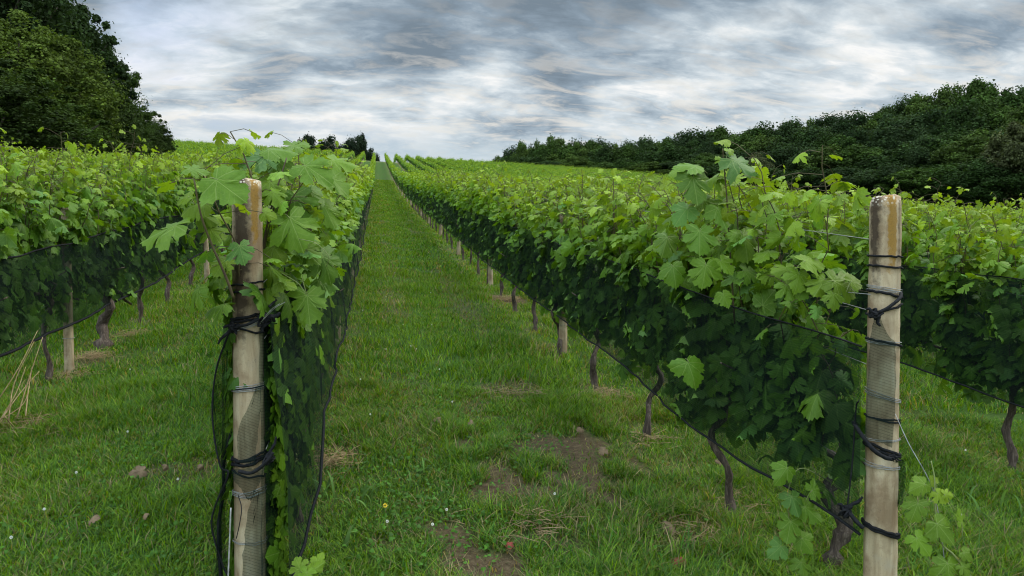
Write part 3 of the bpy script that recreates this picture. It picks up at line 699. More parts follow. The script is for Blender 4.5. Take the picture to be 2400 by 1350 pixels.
for py, kw in [(601, dict(tilt=-.10, rad=.0036, seed=21)), (623, dict(tilt=-.05, rad=.0040, seed=22)), (684, dict(tilt=-.16, rad=.0012, loops=4, seed=23, mat='wire')), (692, dict(tilt=-.25, rad=.0050, loops=1, seed=24)),
               (728, dict(tilt=.35, rad=.0045, loops=1, seed=25)), (803, dict(tilt=-.12, rad=.0045, loops=1, seed=26)), (811, dict(tilt=-.14, rad=.0017, loops=3, seed=27, mat='wire')), (940, dict(tilt=-.28, rad=.0016, loops=3, seed=28, mat='wire')),
               (992, dict(tilt=-.16, rad=.0032, loops=2, seed=29)), (1042, dict(tilt=.0, rad=.0015, loops=2, seed=30, mat='wire')), (1068, dict(tilt=-.36, rad=.0060, loops=2, seed=31)), (1108, dict(tilt=-.10, rad=.0014, loops=3, seed=32, mat='wire')),
               (1265, dict(tilt=-.30, rad=.0058, loops=2, seed=33))]:
    tie(postR, RW, RDp, py, 2065, RDEP, **kw)

# knots, hooks and cords tying the nets to the posts
def cord(name, pts, rad, label, parent=None, mat='rope', n=26, cat='cord', group='cords tying the nets to the end posts'):
    o = link(name, Acc().add(*tube(spline(pts, n), rad, 7, .12)).mesh(name, M[mat], smooth=True), parent)
    if parent is None: tag(o, label, cat, group)
    return o
def knot(name, centre, size, label, seed, dirs, parent=None):
    r = np.random.default_rng(seed); a = Acc(); c = np.asarray(centre)
    for k in range(9):
        pts = [c+r.normal(0, size*.45, 3) for _ in range(5)]
        a.add(*tube(spline(pts+[pts[0]], 22), size*.16, 6, .15, k))
    for dv in dirs:
        dv = np.asarray(dv); side = norm(np.cross(dv, FW))
        a.add(*tube(spline([c, c+dv*.4+side*size*.2, c+dv*.8, c+dv*1.1+side*size*.25], 14), np.linspace(size*.34, size*.16, 14), 7, .25, seed))
    o = link(name, a.mesh(name, M['rope'], smooth=True), parent)
    if parent is None: tag(o, label, 'cord knot', 'black knots holding the nets at the end posts')
    return o
V3 = lambda p, q: q-p
d0 = 2.53
knot('cord_knot', at(545, 765, d0), .022, 'black knot and hook on the left side of the left foreground post', 1, [at(512, 800, d0)-at(545, 765, d0)])
knot('cord_knot', at(622, 750, d0+.04), .028, 'black bunched net end tied at the right side of the left foreground post', 2, [at(612, 775, d0)-at(622, 750, d0), at(655, 738, d0)-at(622, 750, d0)])
0 and knot('cord_knot', at(535, 1095, d0), .020, 'black knot low on the left side of the left foreground post', 3, [at(545, 1160, d0)-at(535, 1095, d0)])
knot('cord_knot', at(628, 1078, d0), .020, 'black rope end sticking up low beside the left foreground post', 4, [at(648, 1030, d0)-at(628, 1078, d0)])
knot('cord_knot', at(2052, 735, d0), .024, 'black knotted net corner high on the right foreground post', 5, [at(2035, 722, d0)-at(2052, 735, d0), at(2058, 762, d0)-at(2052, 735, d0)])
knot('cord_knot', at(2095, 1073, d0), .013, 'small black knot low on the right side of the right foreground post', 6, [at(2110, 1080, d0)-at(2095, 1073, d0)])
knot('cord_knot', at(1985, 1195, 2.62), .026, 'black knot where the net cord meets the leaning trunk by the right post', 7, [at(2020, 1170, 2.62)-at(1985, 1195, 2.62), at(1968, 1180, 2.6)-at(1985, 1195, 2.6)])
cord('tie_cord', [at(560, 1105, 2.52), at(590, 1108, 2.5), at(622, 1085, 2.5), at(640, 1060, 2.51)], .0062, 'black rope slanting up right across the left post')
cord('tie_cord', [at(540, 765, 2.55), at(575, 762, 2.51), at(610, 745, 2.53), at(625, 735, 2.56)], .0055, 'black cord crossing high over the front of the left post')
cord('tie_cord', [at(558, 1160, 2.52), at(566, 1190, 2.5), at(562, 1225, 2.5), at(554, 1262, 2.51)], .0016, 'loose thin black string end hanging on the left post', mat='rope')
cord('tie_cord', [at(541, 1190, 2.53), at(538, 1270, 2.52), at(535, 1345, 2.51), at(532, 1420, 2.5)], .0026, 'pale twisted string running down the left edge of the left post', mat='wire')
cord('tie_cord', [at(2000, 990, 2.66), at(2020, 1020, 2.57), at(2045, 1052, 2.54), at(2070, 1070, 2.53), at(2090, 1076, 2.53)], .0075, 'thick black cord slanting down to the right around the right post')
cord('tie_cord', [at(1985, 1195, 2.62), at(2010, 1225, 2.56), at(2024, 1238, 2.545)], .0075, 'thick black cord lowest on the right post, from the leaning trunk')
cord('tie_cord', [at(2045, 738, 2.53), at(2080, 722, 2.52), at(2108, 700, 2.53), at(2112, 688, 2.57)], .0060, 'thick black cord hooked up to the right edge of the right post')
cord('guy_wire', [at(2098, 970, 2.55), at(2130, 1040, 2.50), at(2170, 1110, 2.46), at(2190, 1160, 2.44), at(2205, 1240, 2.42), at(2215, 1330, 2.4)], .0013, 'thin grey wire slanting down from the right post to a young shoot', mat='wire', cat='wire', group='loose wires at the end posts')
for k, (a, b) in enumerate([((612, 755), (655, 712)), ((615, 752), (668, 708))]):
    cord('loose_wire_end', [at(*a, 2.54), at((a[0]+b[0])/2, (a[1]+b[1])/2-6, 2.52), at(*b, 2.5)], .0010, ['shorter', 'longer'][k]+' grey wire end poking up right of the left post', mat='wire', n=8, cat='wire', group='loose wires at the end posts')
cord('wire_run', [at(1800, 660, 3.4), at(1900, 676, 3.0), at(2040, 690, 2.58)], .0014, 'pale wire reaching the upper side of the right post', mat='wire', cat='wire', group='loose wires at the end posts')
# lower hanging end of the left net and the folds drawn over the post faces
def sheet(name, rows, parent, mat='net', label=None, thick=True):
    "rows: lists of 3-D points (same length) stitched to a draped sheet"
    Rr = np.array([spline(r_, 16) for r_ in rows]); m = 14
    G = np.array([spline(Rr[:, k], m) for k in range(16)])  # 16 x m
    rr = np.random.default_rng(len(rows)*7+int(abs(Rr[0, 0, 0])*1000) % 97); G = G+rr.normal(0, .0016, G.shape)
    V = G.reshape(-1, 3); i = (np.arange(15)[:, None]*m+np.arange(m-1)[None]).ravel(); Fc = np.stack([i, i+1, i+m+1, i+m], -1)
    o = link(name, mesh_np(name, V, Fc, M[mat], None, np.stack([V[:, 0]+V[:, 1]*.3, V[:, 2]+.35*V[:, 0]], -1), smooth=True), parent)
    return o
dL = 2.538
sheet('net_fold', [[at(600, 905, dL), at(585, 950, dL), at(560, 1000, dL), at(556, 1040, dL), at(560, 1085, dL)], [at(612, 905, dL+.01), at(610, 960, dL), at(606, 1010, dL), at(602, 1050, dL), at(600, 1090, dL)]], net_L)
sheet('net_fold', [[at(548, 1100, dL), at(545, 1120, dL-.004), at(560, 1140, dL), at(580, 1170, dL)], [at(620, 1095, dL), at(610, 1130, dL), at(600, 1150, dL), at(590, 1172, dL)]], net_L)
sheet('net_fold', [[at(595, 1150, dL-.005), at(575, 1230, dL-.005), at(570, 1300, dL-.005), at(565, 1420, dL-.005)], [at(612, 1150, dL), at(614, 1230, dL), at(616, 1300, dL), at(620, 1420, dL)]], net_L)
sheet('net_fold', [[at(540, 770, 2.56), at(508, 860, 2.60), at(497, 960, 2.62), at(512, 1080, 2.60), at(530, 1110, 2.57)], [at(545, 770, 2.66), at(530, 860, 2.72), at(525, 960, 2.74), at(530, 1080, 2.70), at(545, 1110, 2.64)]], net_L)
sheet('net_fold', [[at(530, 1110, 2.57), at(505, 1180, 2.60), at(495, 1230, 2.62), at(510, 1300, 2.62), at(530, 1350, 2.62)], [at(545, 1110, 2.66), at(530, 1180, 2.72), at(528, 1230, 2.74), at(530, 1300, 2.72), at(545, 1350, 2.70)]], net_L)
sheet('net_fold', [[at(607, 770, 2.60), at(609, 900, 2.60), at(612, 1000, 2.60), at(612, 1090, 2.6), at(612, 1200, 2.6), at(612, 1400, 2.6)], [at(660, 730, 2.75), at(665, 880, 2.75), at(662, 1000, 2.75), at(660, 1100, 2.75), at(650, 1200, 2.72), at(640, 1380, 2.7)]], net_L)
cord('edge_cord', [at(540, 770, 2.57), at(506, 870, 2.59), at(498, 980, 2.60), at(515, 1090, 2.58), at(535, 1110, 2.57), at(503, 1190, 2.59), at(497, 1240, 2.60), at(520, 1320, 2.60), at(535, 1350, 2.60)], .0032, None, net_L, n=50)
dR = 2.53
sheet('net_fold', [[at(2048, 745, dR), at(2040, 790, dR), at(2036, 860, dR), at(2032, 960, dR), at(2026, 1020, dR)], [at(2062, 745, dR), at(2085, 790, dR), at(2100, 810, dR), at(2100, 900, dR), at(2092, 1050, dR)]], net_R)
sheet('net_fold', [[at(2100, 1080, 2.58), at(2118, 1080, 2.60), at(2122, 1120, 2.60), at(2115, 1185, 2.60)], [at(2098, 1085, 2.62), at(2098, 1100, 2.64), at(2098, 1150, 2.64), at(2096, 1190, 2.63)]], net_R)
cord('edge_cord', [at(2012, 940, 2.60), at(2006, 960, 2.63), at(1998, 1080, 2.64), at(1985, 1195, 2.63)], .0028, None, net_R)

# ------------------------------------------------------------------ hero leaves and shoots
def hero(parent, lst, name='leaf'):
    for k, (px, py, d, wpx, tip, tx, ty, yng, curl) in enumerate(lst):
        r = np.random.default_rng(1000+k+int(px)); a = Acc(); S = wpx*d/F/1.28
        td = math.cos(R(tip))*RT+math.sin(R(tip))*UP
        n = -FW+tx*RT+ty*UP
        n = norm(n); td = norm(td-(td@n)*n)
        c = np.array(at(px, py, d))-td*S*.35
        leaves(a, TB0 if k in (1, 7, 8, 3) or r.random() < .45 else T0, c[None], n[None], td[None], np.array([S]), leafcol(np.array([yng*.72]), r)*.80, curl=curl, r=r)
        o = link(name, a.mesh(name, M['vine_leaf_near'], smooth=True), parent)
        pet = np.array([c+td*S*.03, c-td*S*.18+np.array([0, 0, -.01]), c-td*S*.42+np.array([0, 0, -.035])])
        q = link('petiole', Acc().add(*tube(spline(pet, 6), .0016, 4)).mesh('petiole', M['green_stem']), o)
def shoot(label, pts, rad, lst, cat='vine shoot', mat='stem', tendrils=()):
    p0 = pts[0]; root = empty('vine_shoot', p0); tag(root, label, cat, 'young vine shoots near the end posts')
    inv = lambda o: setattr(o, 'location', tuple(-np.asarray(p0)))
    s = link('stem', Acc().add(*tube(spline(pts, 24), np.linspace(rad, rad*.5, 24), 7, .08)).mesh('stem', M[mat], smooth=True), root); inv(s)
    for t in tendrils: inv(link('tendril', Acc().add(*tube(spline(t, 16), .0012, 4)).mesh('tendril', M['green_stem']), root))
    before = set(root.children); hero(root, lst)
    for c in set(root.children)-before: inv(c)
    return root
d = 2.42
shoot('brown shoot leaning left across the left post with big leaves, one over the post top', [at(548, 700, 2.50), at(530, 650, 2.48), at(495, 570, 2.45), at(470, 500, 2.42), at(455, 420, 2.40)], .0052, [
    (532, 440, 2.34, 120, -42, .25, .45, .42, .8), (380, 540, 2.38, 118, 205, -.5, 1.5, .75, .9), (452, 695, 2.40, 92, 222, -1.1, .5, .35, .7), (508, 716, 2.46, 70, 195, -.3, 1.7, .55, .7),
    (566, 590, 2.44, 62, -70, .3, .5, .5, .8), (455, 480, 2.45, 78, 200, -.2, .9, .95, .8), (500, 545, 2.5, 70, -60, .2, .7, .9, .8), (520, 620, 2.5, 60, 250, .1, 1.0, .95, .9),
    (460, 398, 2.42, 58, 20, .4, 1.3, .6, .6), (480, 505, 2.5, 66, -20, .5, .8, .85, .8), (505, 655, 2.55, 70, 230, -.4, .8, .7, .8), (430, 465, 2.46, 50, 190, -.4, .8, 1.0, .8)],
    tendrils=[[at(455, 560, 2.43), at(430, 545, 2.42), at(405, 537, 2.4), at(380, 540, 2.4)], [at(520, 560, 2.46), at(515, 550, 2.45), at(525, 545, 2.45), at(528, 555, 2.45)]])
shoot('upright dark shoot with broad leaves rising right behind the left post', [at(610, 620, 2.72), at(628, 520, 2.72), at(650, 440, 2.72), at(672, 370, 2.74)], .0048, [
    (690, 533, 2.62, 112, -65, .2, .5, .62, .9), (722, 715, 2.66, 92, -85, .1, .35, .62, .8), (738, 400, 2.70, 98, -30, .2, .6, .42, .7), (600, 372, 2.75, 92, 215, -.1, 1.0, .45, .8), (655, 352, 2.78, 90, 10, .2, 1.6, .40, .6),
    (690, 480, 2.76, 100, -80, -.1, .5, .15, .8), (650, 590, 2.70, 66, -60, .2, .8, .95, .8), (645, 640, 2.66, 66, -50, .2, .8, .95, .8), (765, 620, 2.85, 90, -60, .6, .4, .2, .9), (630, 440, 2.70, 74, -100, .2, .6, .85, .9),
    (790, 430, 3.0, 80, -40, .5, .8, .7, .8), (770, 500, 3.0, 80, -70, .6, .5, .6, .8), (670, 665, 2.62, 56, -20, .3, 1.0, .95, .8), (625, 690, 2.64, 60, -80, .1, .9, .8, .8), (720, 590, 2.75, 80, -40, .4, .7, .7, .8),
    (800, 380, 3.1, 76, -10, .4, 1.2, .8, .8), (560, 385, 2.85, 70, 150, -.2, 1.1, .8, .8), (700, 340, 2.9, 66, 30, .2, 1.4, .7, .8), (640, 395, 2.85, 84, -100, .1, .5, .25, .8), (735, 460, 2.8, 80, -60, .4, .6, .5, .8)],
    tendrils=[[at(700, 560, 2.6), at(740, 570, 2.58), at(770, 600, 2.58), at(765, 625, 2.6)], [at(660, 640, 2.6), at(700, 665, 2.58), at(718, 690, 2.58), at(708, 650, 2.58), at(716, 640, 2.58)]])
shoot('tallest upright shoot with star-shaped top leaves above the right-hand row', [at(1722, 760, 3.30), at(1712, 600, 3.30), at(1704, 470, 3.28), at(1698, 400, 3.27), at(1694, 348, 3.26)], .0042, [
    (1738, 386, 3.22, 92, -45, .3, .8, .35, .7), (1628, 436, 3.25, 88, -90, .0, .4, .25, .7), (1612, 388, 3.3, 76, 175, 0, 1.8, .45, .6), (1795, 508, 3.2, 78, 200, .1, .4, .85, .7), (1748, 570, 3.2, 92, -80, .1, .4, .80, .7),
    (1668, 420, 3.3, 60, 220, -.3, 1.0, .85, .8), (1690, 505, 3.25, 76, -80, .2, .5, .4, .8), (1640, 560, 3.2, 80, -95, -.1, .4, .25, .8), (1652, 640, 3.15, 76, -95, -.1, .3, .55, .7), (1600, 500, 3.3, 70, 230, -.2, .6, .6, .8),
    (1700, 622, 3.2, 60, -60, .2, .6, .75, .8), (1580, 640, 3.25, 70, -80, -.1, .4, .2, .8), (1690, 372, 3.25, 30, 120, .2, .8, 1.0, .8), (1712, 352, 3.25, 26, 40, .2, .8, 1.0, .8), (1620, 870, 3.2, 84, -80, 0, .4, .15, .8), (1700, 700, 3.15, 50, -70, 0, .5, .6, .8),
    (1560, 570, 3.4, 70, -110, -.1, .6, .5, .8), (1660, 480, 3.35, 66, -70, 0, .7, .7, .8), (1760, 640, 3.2, 56, -30, .2, .7, .35, .8), (1590, 400, 3.45, 50, 190, 0, 1.1, .8, .8)],
    tendrils=[[at(1700, 400, 3.26), at(1712, 360, 3.25), at(1730, 345, 3.24), at(1745, 340, 3.24)]])
shoot('bright yellow-green shoot of small leaves stretching towards the right post', [at(1770, 650, 3.05), at(1840, 645, 2.95), at(1900, 635, 2.86), at(1960, 650, 2.78), at(2010, 690, 2.72)], .0028, [
    (1905, 612, 2.8, 76, 10, .2, 1.1, .95, .7), (1870, 655, 2.82, 66, -110, 0, .5, .80, .7), (1975, 668, 2.72, 84, -30, .1, .5, .95, .7), (1835, 632, 2.9, 58, 190, -.2, .9, .9, .7), (1925, 668, 2.76, 70, -120, -.1, .6, .95, .7),
    (1850, 680, 2.85, 56, -70, 0, .5, .6, .7), (2005, 655, 2.7, 52, 30, .3, .8, 1.0, .7), (1955, 700, 2.7, 56, -95, .1, .5, .85, .7), (1800, 645, 3.0, 52, 200, 0, .6, .9, .7), (1880, 600, 2.85, 50, 150, .2, 1.3, .9, .7)], mat='green_stem')
shoot('low yellowing shoot with flower-like tips beside the foot of the right post', [at(2275, 1352, 2.36), at(2235, 1300, 2.38), at(2205, 1270, 2.40), at(2192, 1190, 2.42), at(2190, 1120, 2.44), at(2182, 1080, 2.46)], .0035, [
    (2155, 1140, 2.42, 56, 200, 0, .5, .85, .6), (2146, 1195, 2.42, 62, -110, -.2, .5, .70, .6), (2212, 1245, 2.38, 78, -60, .1, .5, .72, .6), (2160, 1275, 2.38, 58, -60, -.2, .5, .72, .6), (2252, 1212, 2.40, 44, 80, .8, .3, .85, .6),
    (2225, 1340, 2.35, 70, -90, 0, .5, .7, .6), (2268, 1302, 2.36, 36, -40, .1, .5, .8, .6), (2262, 1335, 2.35, 34, -60, .1, .5, .8, .6), (2205, 1165, 2.42, 40, -60, .1, .4, 1.25, .6), (2188, 1125, 2.44, 26, 120, .1, .4, 1.3, .6), (2222, 1160, 2.42, 30, -10, .1, .4, 1.3, .6)], mat='green_stem')
shoot('faint young shoot hanging below the net left of the right post', [at(1990, 1160, 2.85), at(1930, 1120, 2.85), at(1870, 1100, 2.85), at(1845, 1180, 2.85), at(1870, 1300, 2.85)], .0026, [
    (1835, 1110, 2.83, 66, 230, 0, .5, .40, .7), (1862, 1180, 2.83, 60, -80, 0, .5, .40, .7), (1900, 1200, 2.83, 60, -50, 0, .5, .40, .7), (1850, 1240, 2.83, 66, -110, 0, .5, .40, .7), (1890, 1275, 2.83, 56, -60, 0, .5, .40, .7), (1880, 1330, 2.8, 44, -90, 0, .5, .40, .7), (1820, 1290, 2.83, 56, 220, 0, .5, .40, .7), (1915, 1145, 2.83, 50, 20, 0, .5, .40, .7)], mat='green_stem')
shoot('bright young vine leaves at the foot of the left row', [at(712, 1420, 2.5), at(715, 1380, 2.5), at(718, 1340, 2.5)], .003, [
    (735, 1335, 2.48, 52, 40, 0, .6, .9, .7), (700, 1325, 2.5, 46, 120, 0, .6, .9, .7), (748, 1310, 2.52, 38, 70, 0, .7, 1, .7), (715, 1355, 2.46, 50, -100, 0, .6, .75, .7)], mat='green_stem')

# ------------------------------------------------------------------ grass
G1 = np.array([.066, .158, .004]); G2 = np.array([.17, .285, .006]); G3 = np.array([.034, .115, .006]); ST = np.array([.26, .20, .10])
def grass(acc, n, x0, x1, y0, y1, dmin, dmax, h, wd, segs, seed, straw=.06):
    r = np.random.default_rng(seed)
    X = r.uniform(x0, x1, n); Y = r.uniform(y0, y1, n); Z = gz(X, Y)
    dep = X*FW[0]+Y*FW[1]+(Z-CAMH)*FW[2]; u = (X*RT[0]+Y*RT[1])/np.maximum(dep, .1)
    k = (dep > dmin) & (dep < dmax) & (np.abs(u) < .76)
    s = soil(X, Y); cl = fbm(X*2.3+40, Y*2.3, 3)
    k &= r.random(n) > s*1.05
    k &= r.random(n) < .35+1.1*sstep(cl, .3, .6)
    X, Y, Z, s, cl = X[k], Y[k], Z[k], s[k], cl[k]; n = len(X)
    tall = sstep(fbm(X*1.4+11, Y*1.4+70, 3), .42, .68)
    H = h*(.45+.9*r.random(n)+.6*(r.random(n) < .06))*(.72+.6*tall)*(1-.5*s); W = wd*(.6+.8*r.random(n))
    a = r.uniform(0, 2*np.pi, n); lean = (.35+.95*r.random(n))*H
    dx, dy = np.cos(a), np.sin(a); sxv, syv = -dy, dx
    rows = []
    for t, wf in ([(0, 1), (.45, .85), (.8, .5), (1, 0)] if segs == 3 else [(0, 1), (.6, .7), (1, 0)]):
        cx = X+dx*lean*t**2; cy = Y+dy*lean*t**2; cz = Z-.008+H*(t-.25*t*t*(lean/H))
        if wf > 0:
            rows += [np.stack([cx-sxv*W*wf/2, cy-syv*W*wf/2, cz], -1), np.stack([cx+sxv*W*wf/2, cy+syv*W*wf/2, cz], -1)]
        else: rows.append(np.stack([cx, cy, cz], -1))
    V = np.stack(rows, 1); nv = V.shape[1]
    base = [(0, 1, 3), (0, 3, 2), (2, 3, 5), (2, 5, 4), (4, 5, 6)] if segs == 3 else [(0, 1, 3), (0, 3, 2), (2, 3, 4)]
    Fc = (np.array(base)[None]+(np.arange(n)*nv)[:, None, None]).reshape(-1, 3)
    q = r.random((n, 1)); c = G1+(G2-G1)*q; hue = fbm(X*.8+90, Y*.8+3, 2)[:, None]; c = np.where(r.random((n, 1)) < hue*.5, G3*1.2, c)
    st = (r.random(n) < straw+.40*s+.10*sstep(fbm(X*1.9+7, Y*1.9+33, 2), .5, .7))[:, None]; c = np.where(st, ST*(.6+.7*q), c)
    acc.add(V.reshape(-1, 3), Fc, np.repeat(c, nv, 0))
ga = Acc()
grass(ga, 900000, -3.2, 5.2, 1.6, 6.0, .8, 5.6, .070, .0050, 3, 1)
grass(ga, 420000, -5, 7, 5.0, 13, 5.2, 12.5, .075, .0078, 2, 2)
grass(ga, 330000, -5.5, 7.5, 12, 30, 12, 30, .065, .016, 2, 3)
grass(ga, 200000, -3, 4, 29, 80, 28, 80, .07, .035, 2, 4)
print('grass tris', sum(len(f) for f in ga.F))
tag(link('grass', mesh_np('grass', *ga.arrays()[:2], M['grass'], ga.arrays()[2])), 'short mown green grass between the vine rows', 'grass', kind='stuff')
# low weeds with small round leaves
wa = Acc(); wr = np.random.default_rng(77)
for (px, py, cnt, rad_) in [(1230, 1060, 260, .30), (900, 1120, 320, .4), (1000, 1200, 260, .35), (850, 1000, 260, .35), (1150, 1250, 160, .3), (560, 1200, 100, .3), (200, 1250, 200, .45), (300, 1060, 140, .35), (1450, 1300, 160, .3), (950, 1300, 200, .3), (1650, 1150, 120, .3), (2300, 1100, 160, .4), (870, 900, 200, .5), (1000, 980, 160, .4), (430, 1330, 120, .3), (2200, 1000, 140, .5)]:
    c = ground_at(px, py); X = c[0]+wr.normal(0, rad_*.6, cnt); Y = c[1]+wr.normal(0, rad_*.6, cnt)
    P = np.stack([X, Y, gz(X, Y)+wr.uniform(.015, .06, cnt)], -1)
    leaves(wa, T2, P, wr.normal(0, .35, (cnt, 3))+[0, -.2, 1], wr.normal(0, 1, (cnt, 3)), wr.uniform(.009, .021, cnt), np.array([.05, .13, .012])*wr.uniform(.7, 1.5, (cnt, 1)), r=wr)
tag(link('clover_patches', wa.mesh('clover_patches', M['vine_leaf'])), 'low round-leaved clover and weeds in the grass', 'ground cover', kind='stuff')
# broad grass blades in tufts
def tuft(px, py, n, h, wd, seed, label, colr=(.10, .19, .045), mat='grass', spread=.06, name='grass_tuft', group='taller tufts of broad grass'):
    c = ground_at(px, py); r = np.random.default_rng(seed); a = Acc()
    for k in range(n):
        b = np.array([r.normal(0, spread), r.normal(0, spread), -.01]); an = r.uniform(0, 6.28); dv = np.array([math.cos(an), math.sin(an), 0]); H = h*r.uniform(.6, 1.2); ln = H*r.uniform(.3, .9)
        t = np.linspace(0, 1, 7); P = b+dv*(ln*t**2)[:, None]+np.array([0, 0, 1])*(H*(t-.35*t**3))[:, None]
        sv = np.cross(dv, [0, 0, 1]); W = wd*r.uniform(.6, 1.2)*np.array([.6, .9, 1, .95, .75, .45, .03])/2
        V = np.concatenate([P-sv*W[:, None], P+sv*W[:, None]]); i = np.arange(6)
        a.add(V, np.stack([i, i+7, i+8, i+1], -1), np.array(colr)*r.uniform(.75, 1.3))
    o = link(name, a.mesh(name, M[mat])); o.location = tuple(c); tag(o, label, 'grass tuft', group)
tuft(835, 1200, 9, .16, .016, 1, 'broad pale grass blades right of the left row, behind the young leaves', spread=.08)
tuft(850, 1290, 7, .13, .018, 2, 'broad grass tuft nearest the camera in the lane', spread=.04)
tuft(760, 1180, 8, .17, .014, 3, 'grass tuft against the leaning trunk of the left row', spread=.03)
tuft(1075, 890, 12, .12, .007, 4, 'upright fine grass tuft in mid-lane')
tuft(1610, 1080, 16, .15, .007, 5, 'fine bright grass tuft under the right-hand net', spread=.05)
tuft(1000, 1130, 12, .13, .010, 6, 'dark grass tuft left of the bare soil patch')
tuft(30, 830, 26, .30, .008, 7, 'tall grass tuft round the thick trunk at the left edge', spread=.16)
tuft(2345, 1230, 14, .2, .014, 8, 'pale broad grass tuft near the right edge', spread=.1)
tuft(1650, 1320, 16, .13, .007, 9, 'grass tuft beside the red leaf at the bottom edge')
# straw heaps at the trunks and dry stalks
def straw(px, py, n, rad_, L, label, seed, up=.25):
    c = ground_at(px, py); r = np.random.default_rng(seed); a = Acc()
    for k in range(n):
        p = np.array([r.normal(0, rad_), r.normal(0, rad_), abs(r.normal(0, .022))+.012]); dv = norm(np.array([r.normal(), r.normal(), r.normal()*up])); l = L*r.uniform(.4, 1.1)
        a.add(*tube(np.array([p-dv*l/2, p+np.array([0, 0, r.normal(.006, .008)]), p+dv*l/2]), .0015, 3), (1, 1, 1))
    o = link('straw_clump', a.mesh('straw_clump', M['straw'])); o.location = tuple(c); tag(o, label, 'dry grass', 'clumps of dry straw on the ground')
straw(325, 790, 110, .07, .16, 'dry straw heap right of the fourth trunk of the left edge row', 1)
straw(225, 845, 130, .09, .18, 'dry straw heap at the concrete line post at left', 2)
straw(80, 1000, 130, .12, .22, 'dry straw spread below the leaning trunk at left', 3)
straw(1420, 935, 90, .07, .2, 'dry straw behind the second trunk right of the lane', 4)
straw(780, 1090, 90, .08, .2, 'dry straw at the foot of the left row', 5)
straw(1530, 1040, 50, .06, .15, 'dry straw at the foot of a slim trunk under the right net', 6)
straw(1190, 705, 90, .10, .25, 'dry straw far up at the right row trunks', 7)
straw(1700, 1200, 70, .10, .18, 'dry straw by the twisted trunk left of the right post', 8)
straw(1215, 930, 60, .14, .16, 'flattened dry grass in mid-lane', 9, .1)
straw(1250, 1230, 110, .11, .16, 'scattered stalks below the bare soil patch', 10, .1)
straw(150, 890, 50, .1, .2, 'thin straw in front of the line post at left', 12)
straw(1610, 1265, 40, .08, .16, 'dry stalks near the bottom edge right of the lane', 11, .1)
def stalks():
    c = ground_at(20, 985); r = np.random.default_rng(3); root = empty('dry_stalks', c)
    tag(root, 'long pale dry grass stalks leaning against the thick trunk at the left edge', 'dry grass')
    for k, (a, b) in enumerate([((-30, 975), (88, 775)), ((5, 980), (92, 870)), ((20, 985), (80, 800)), ((-30, 1000), (70, 905)), ((40, 980), (100, 790)), ((60, 975), (75, 860)), ((0, 985), (60, 860)), ((10, 975), (50, 1055))]):
        p, q = at(*a, 4.5), at(*b, 4.8); mid = (p+q)/2+r.normal(0, .02, 3)
        o = link('stalk', Acc().add(*tube(spline([p, mid, q], 10), np.linspace(.0042, .0018, 10), 5)).mesh('stalk', M['straw']), root); o.location = tuple(-c)
stalks()
# dead leaves on the grass
def dleaf(px, py, wpx, seed, label, mat='dead_leaf'):
    c = ground_at(px, py); d = np.linalg.norm(c); r = np.random.default_rng(seed); a = Acc()
    leaves(a, T0, np.zeros((1, 3))+[0, 0, .05], np.array([[r.normal(0, .5), -.7, .8]]), r.normal(0, 1, (1, 3)), np.array([wpx*d/F*.62]), np.ones((1, 3)), curl=1.1, r=r)
    o = link('dead_leaf', a.mesh('dead_leaf', M[mat], smooth=True)); o.location = tuple(c); tag(o, label, 'dead leaf', 'fallen dry leaves in the grass')
for k, (px, py, wp, lab, mt) in enumerate([(335, 1132, 46, 'largest crumpled brown leaf in the grass left of the left post', 'dead_leaf'), (392, 1122, 20, 'small dry leaf just right of the largest brown leaf', 'dead_leaf'), (475, 1115, 24, 'dry leaf closest to the left post on its left', 'dead_leaf'),
        (1416, 1082, 36, 'pale dry leaf right of the bare soil patch', 'dead_leaf'), (1362, 1028, 30, 'grey dry leaf above the bare soil patch', 'dead_leaf'), (1022, 1008, 28, 'dry leaf left of the soil in mid-lane', 'dead_leaf'), (1107, 1012, 22, 'grey leaf between the two soil patches', 'dead_leaf'),
        (1575, 1262, 44, 'large brown leaf near the bottom right of the lane', 'dead_leaf'), (1600, 1344, 50, 'red leaf at the bottom edge of the lane', 'red_leaf'), (1195, 1312, 26, 'dark reddish leaf at the bottom of the lane', 'red_leaf'), (215, 1250, 34, 'dark brown leaf near the bottom left corner', 'dead_leaf'),
        (338, 1236, 22, 'small pale leaf in the lower left grass', 'dead_leaf'), (1265, 935, 18, 'small tan leaf on the flattened grass', 'dead_leaf'), (1690, 1108, 24, 'dry leaf beside the twisted trunk', 'dead_leaf')]):
    dleaf(px, py, wp, 200+k, lab, mt)
# clover flowers
def flower_mesh(rad_, seed, mat):
    r = np.random.default_rng(seed); a = Acc(); th = np.linspace(0, 2*np.pi, 9)[:-1]
    for e, rr in ((-.6, .75), (-.1, 1), (.45, .8), (.85, .35)):
        for t in th:
            dv = np.array([math.cos(t+e)*rr, math.sin(t+e)*rr, e]); p = dv*rad_*.55; q = dv*rad_*1.05; sd = norm(np.cross(dv, [0, 0, 1]))*rad_*.28
            a.add([p-sd*.5, p+sd*.5, q+sd, q-sd, q*1.12], np.array([(0, 1, 2), (0, 2, 3), (3, 2, 4)]))
    return a.mesh('head', M[mat])
FLW = flower_mesh(.0062, 1, 'petal'); FLY = flower_mesh(.010, 2, 'yellow')
STK = Acc().add(*tube([[0, 0, 0], [.004, 0, .05], [0, 0, .085]], .0012, 4)).mesh('flower_stem', M['green_stem'])
def flower(px, py, head, label, group):
    c = ground_at(px, py+12); r_ = empty('wildflower', c); tag(r_, label, 'flower', group); h = link('flower_head', head, r_); h.location = (0, 0, .088); link('flower_stem', STK, r_)
flower(903, 1225, FLY, 'single yellow wildflower in the grass lane', 'wildflowers in the grass')
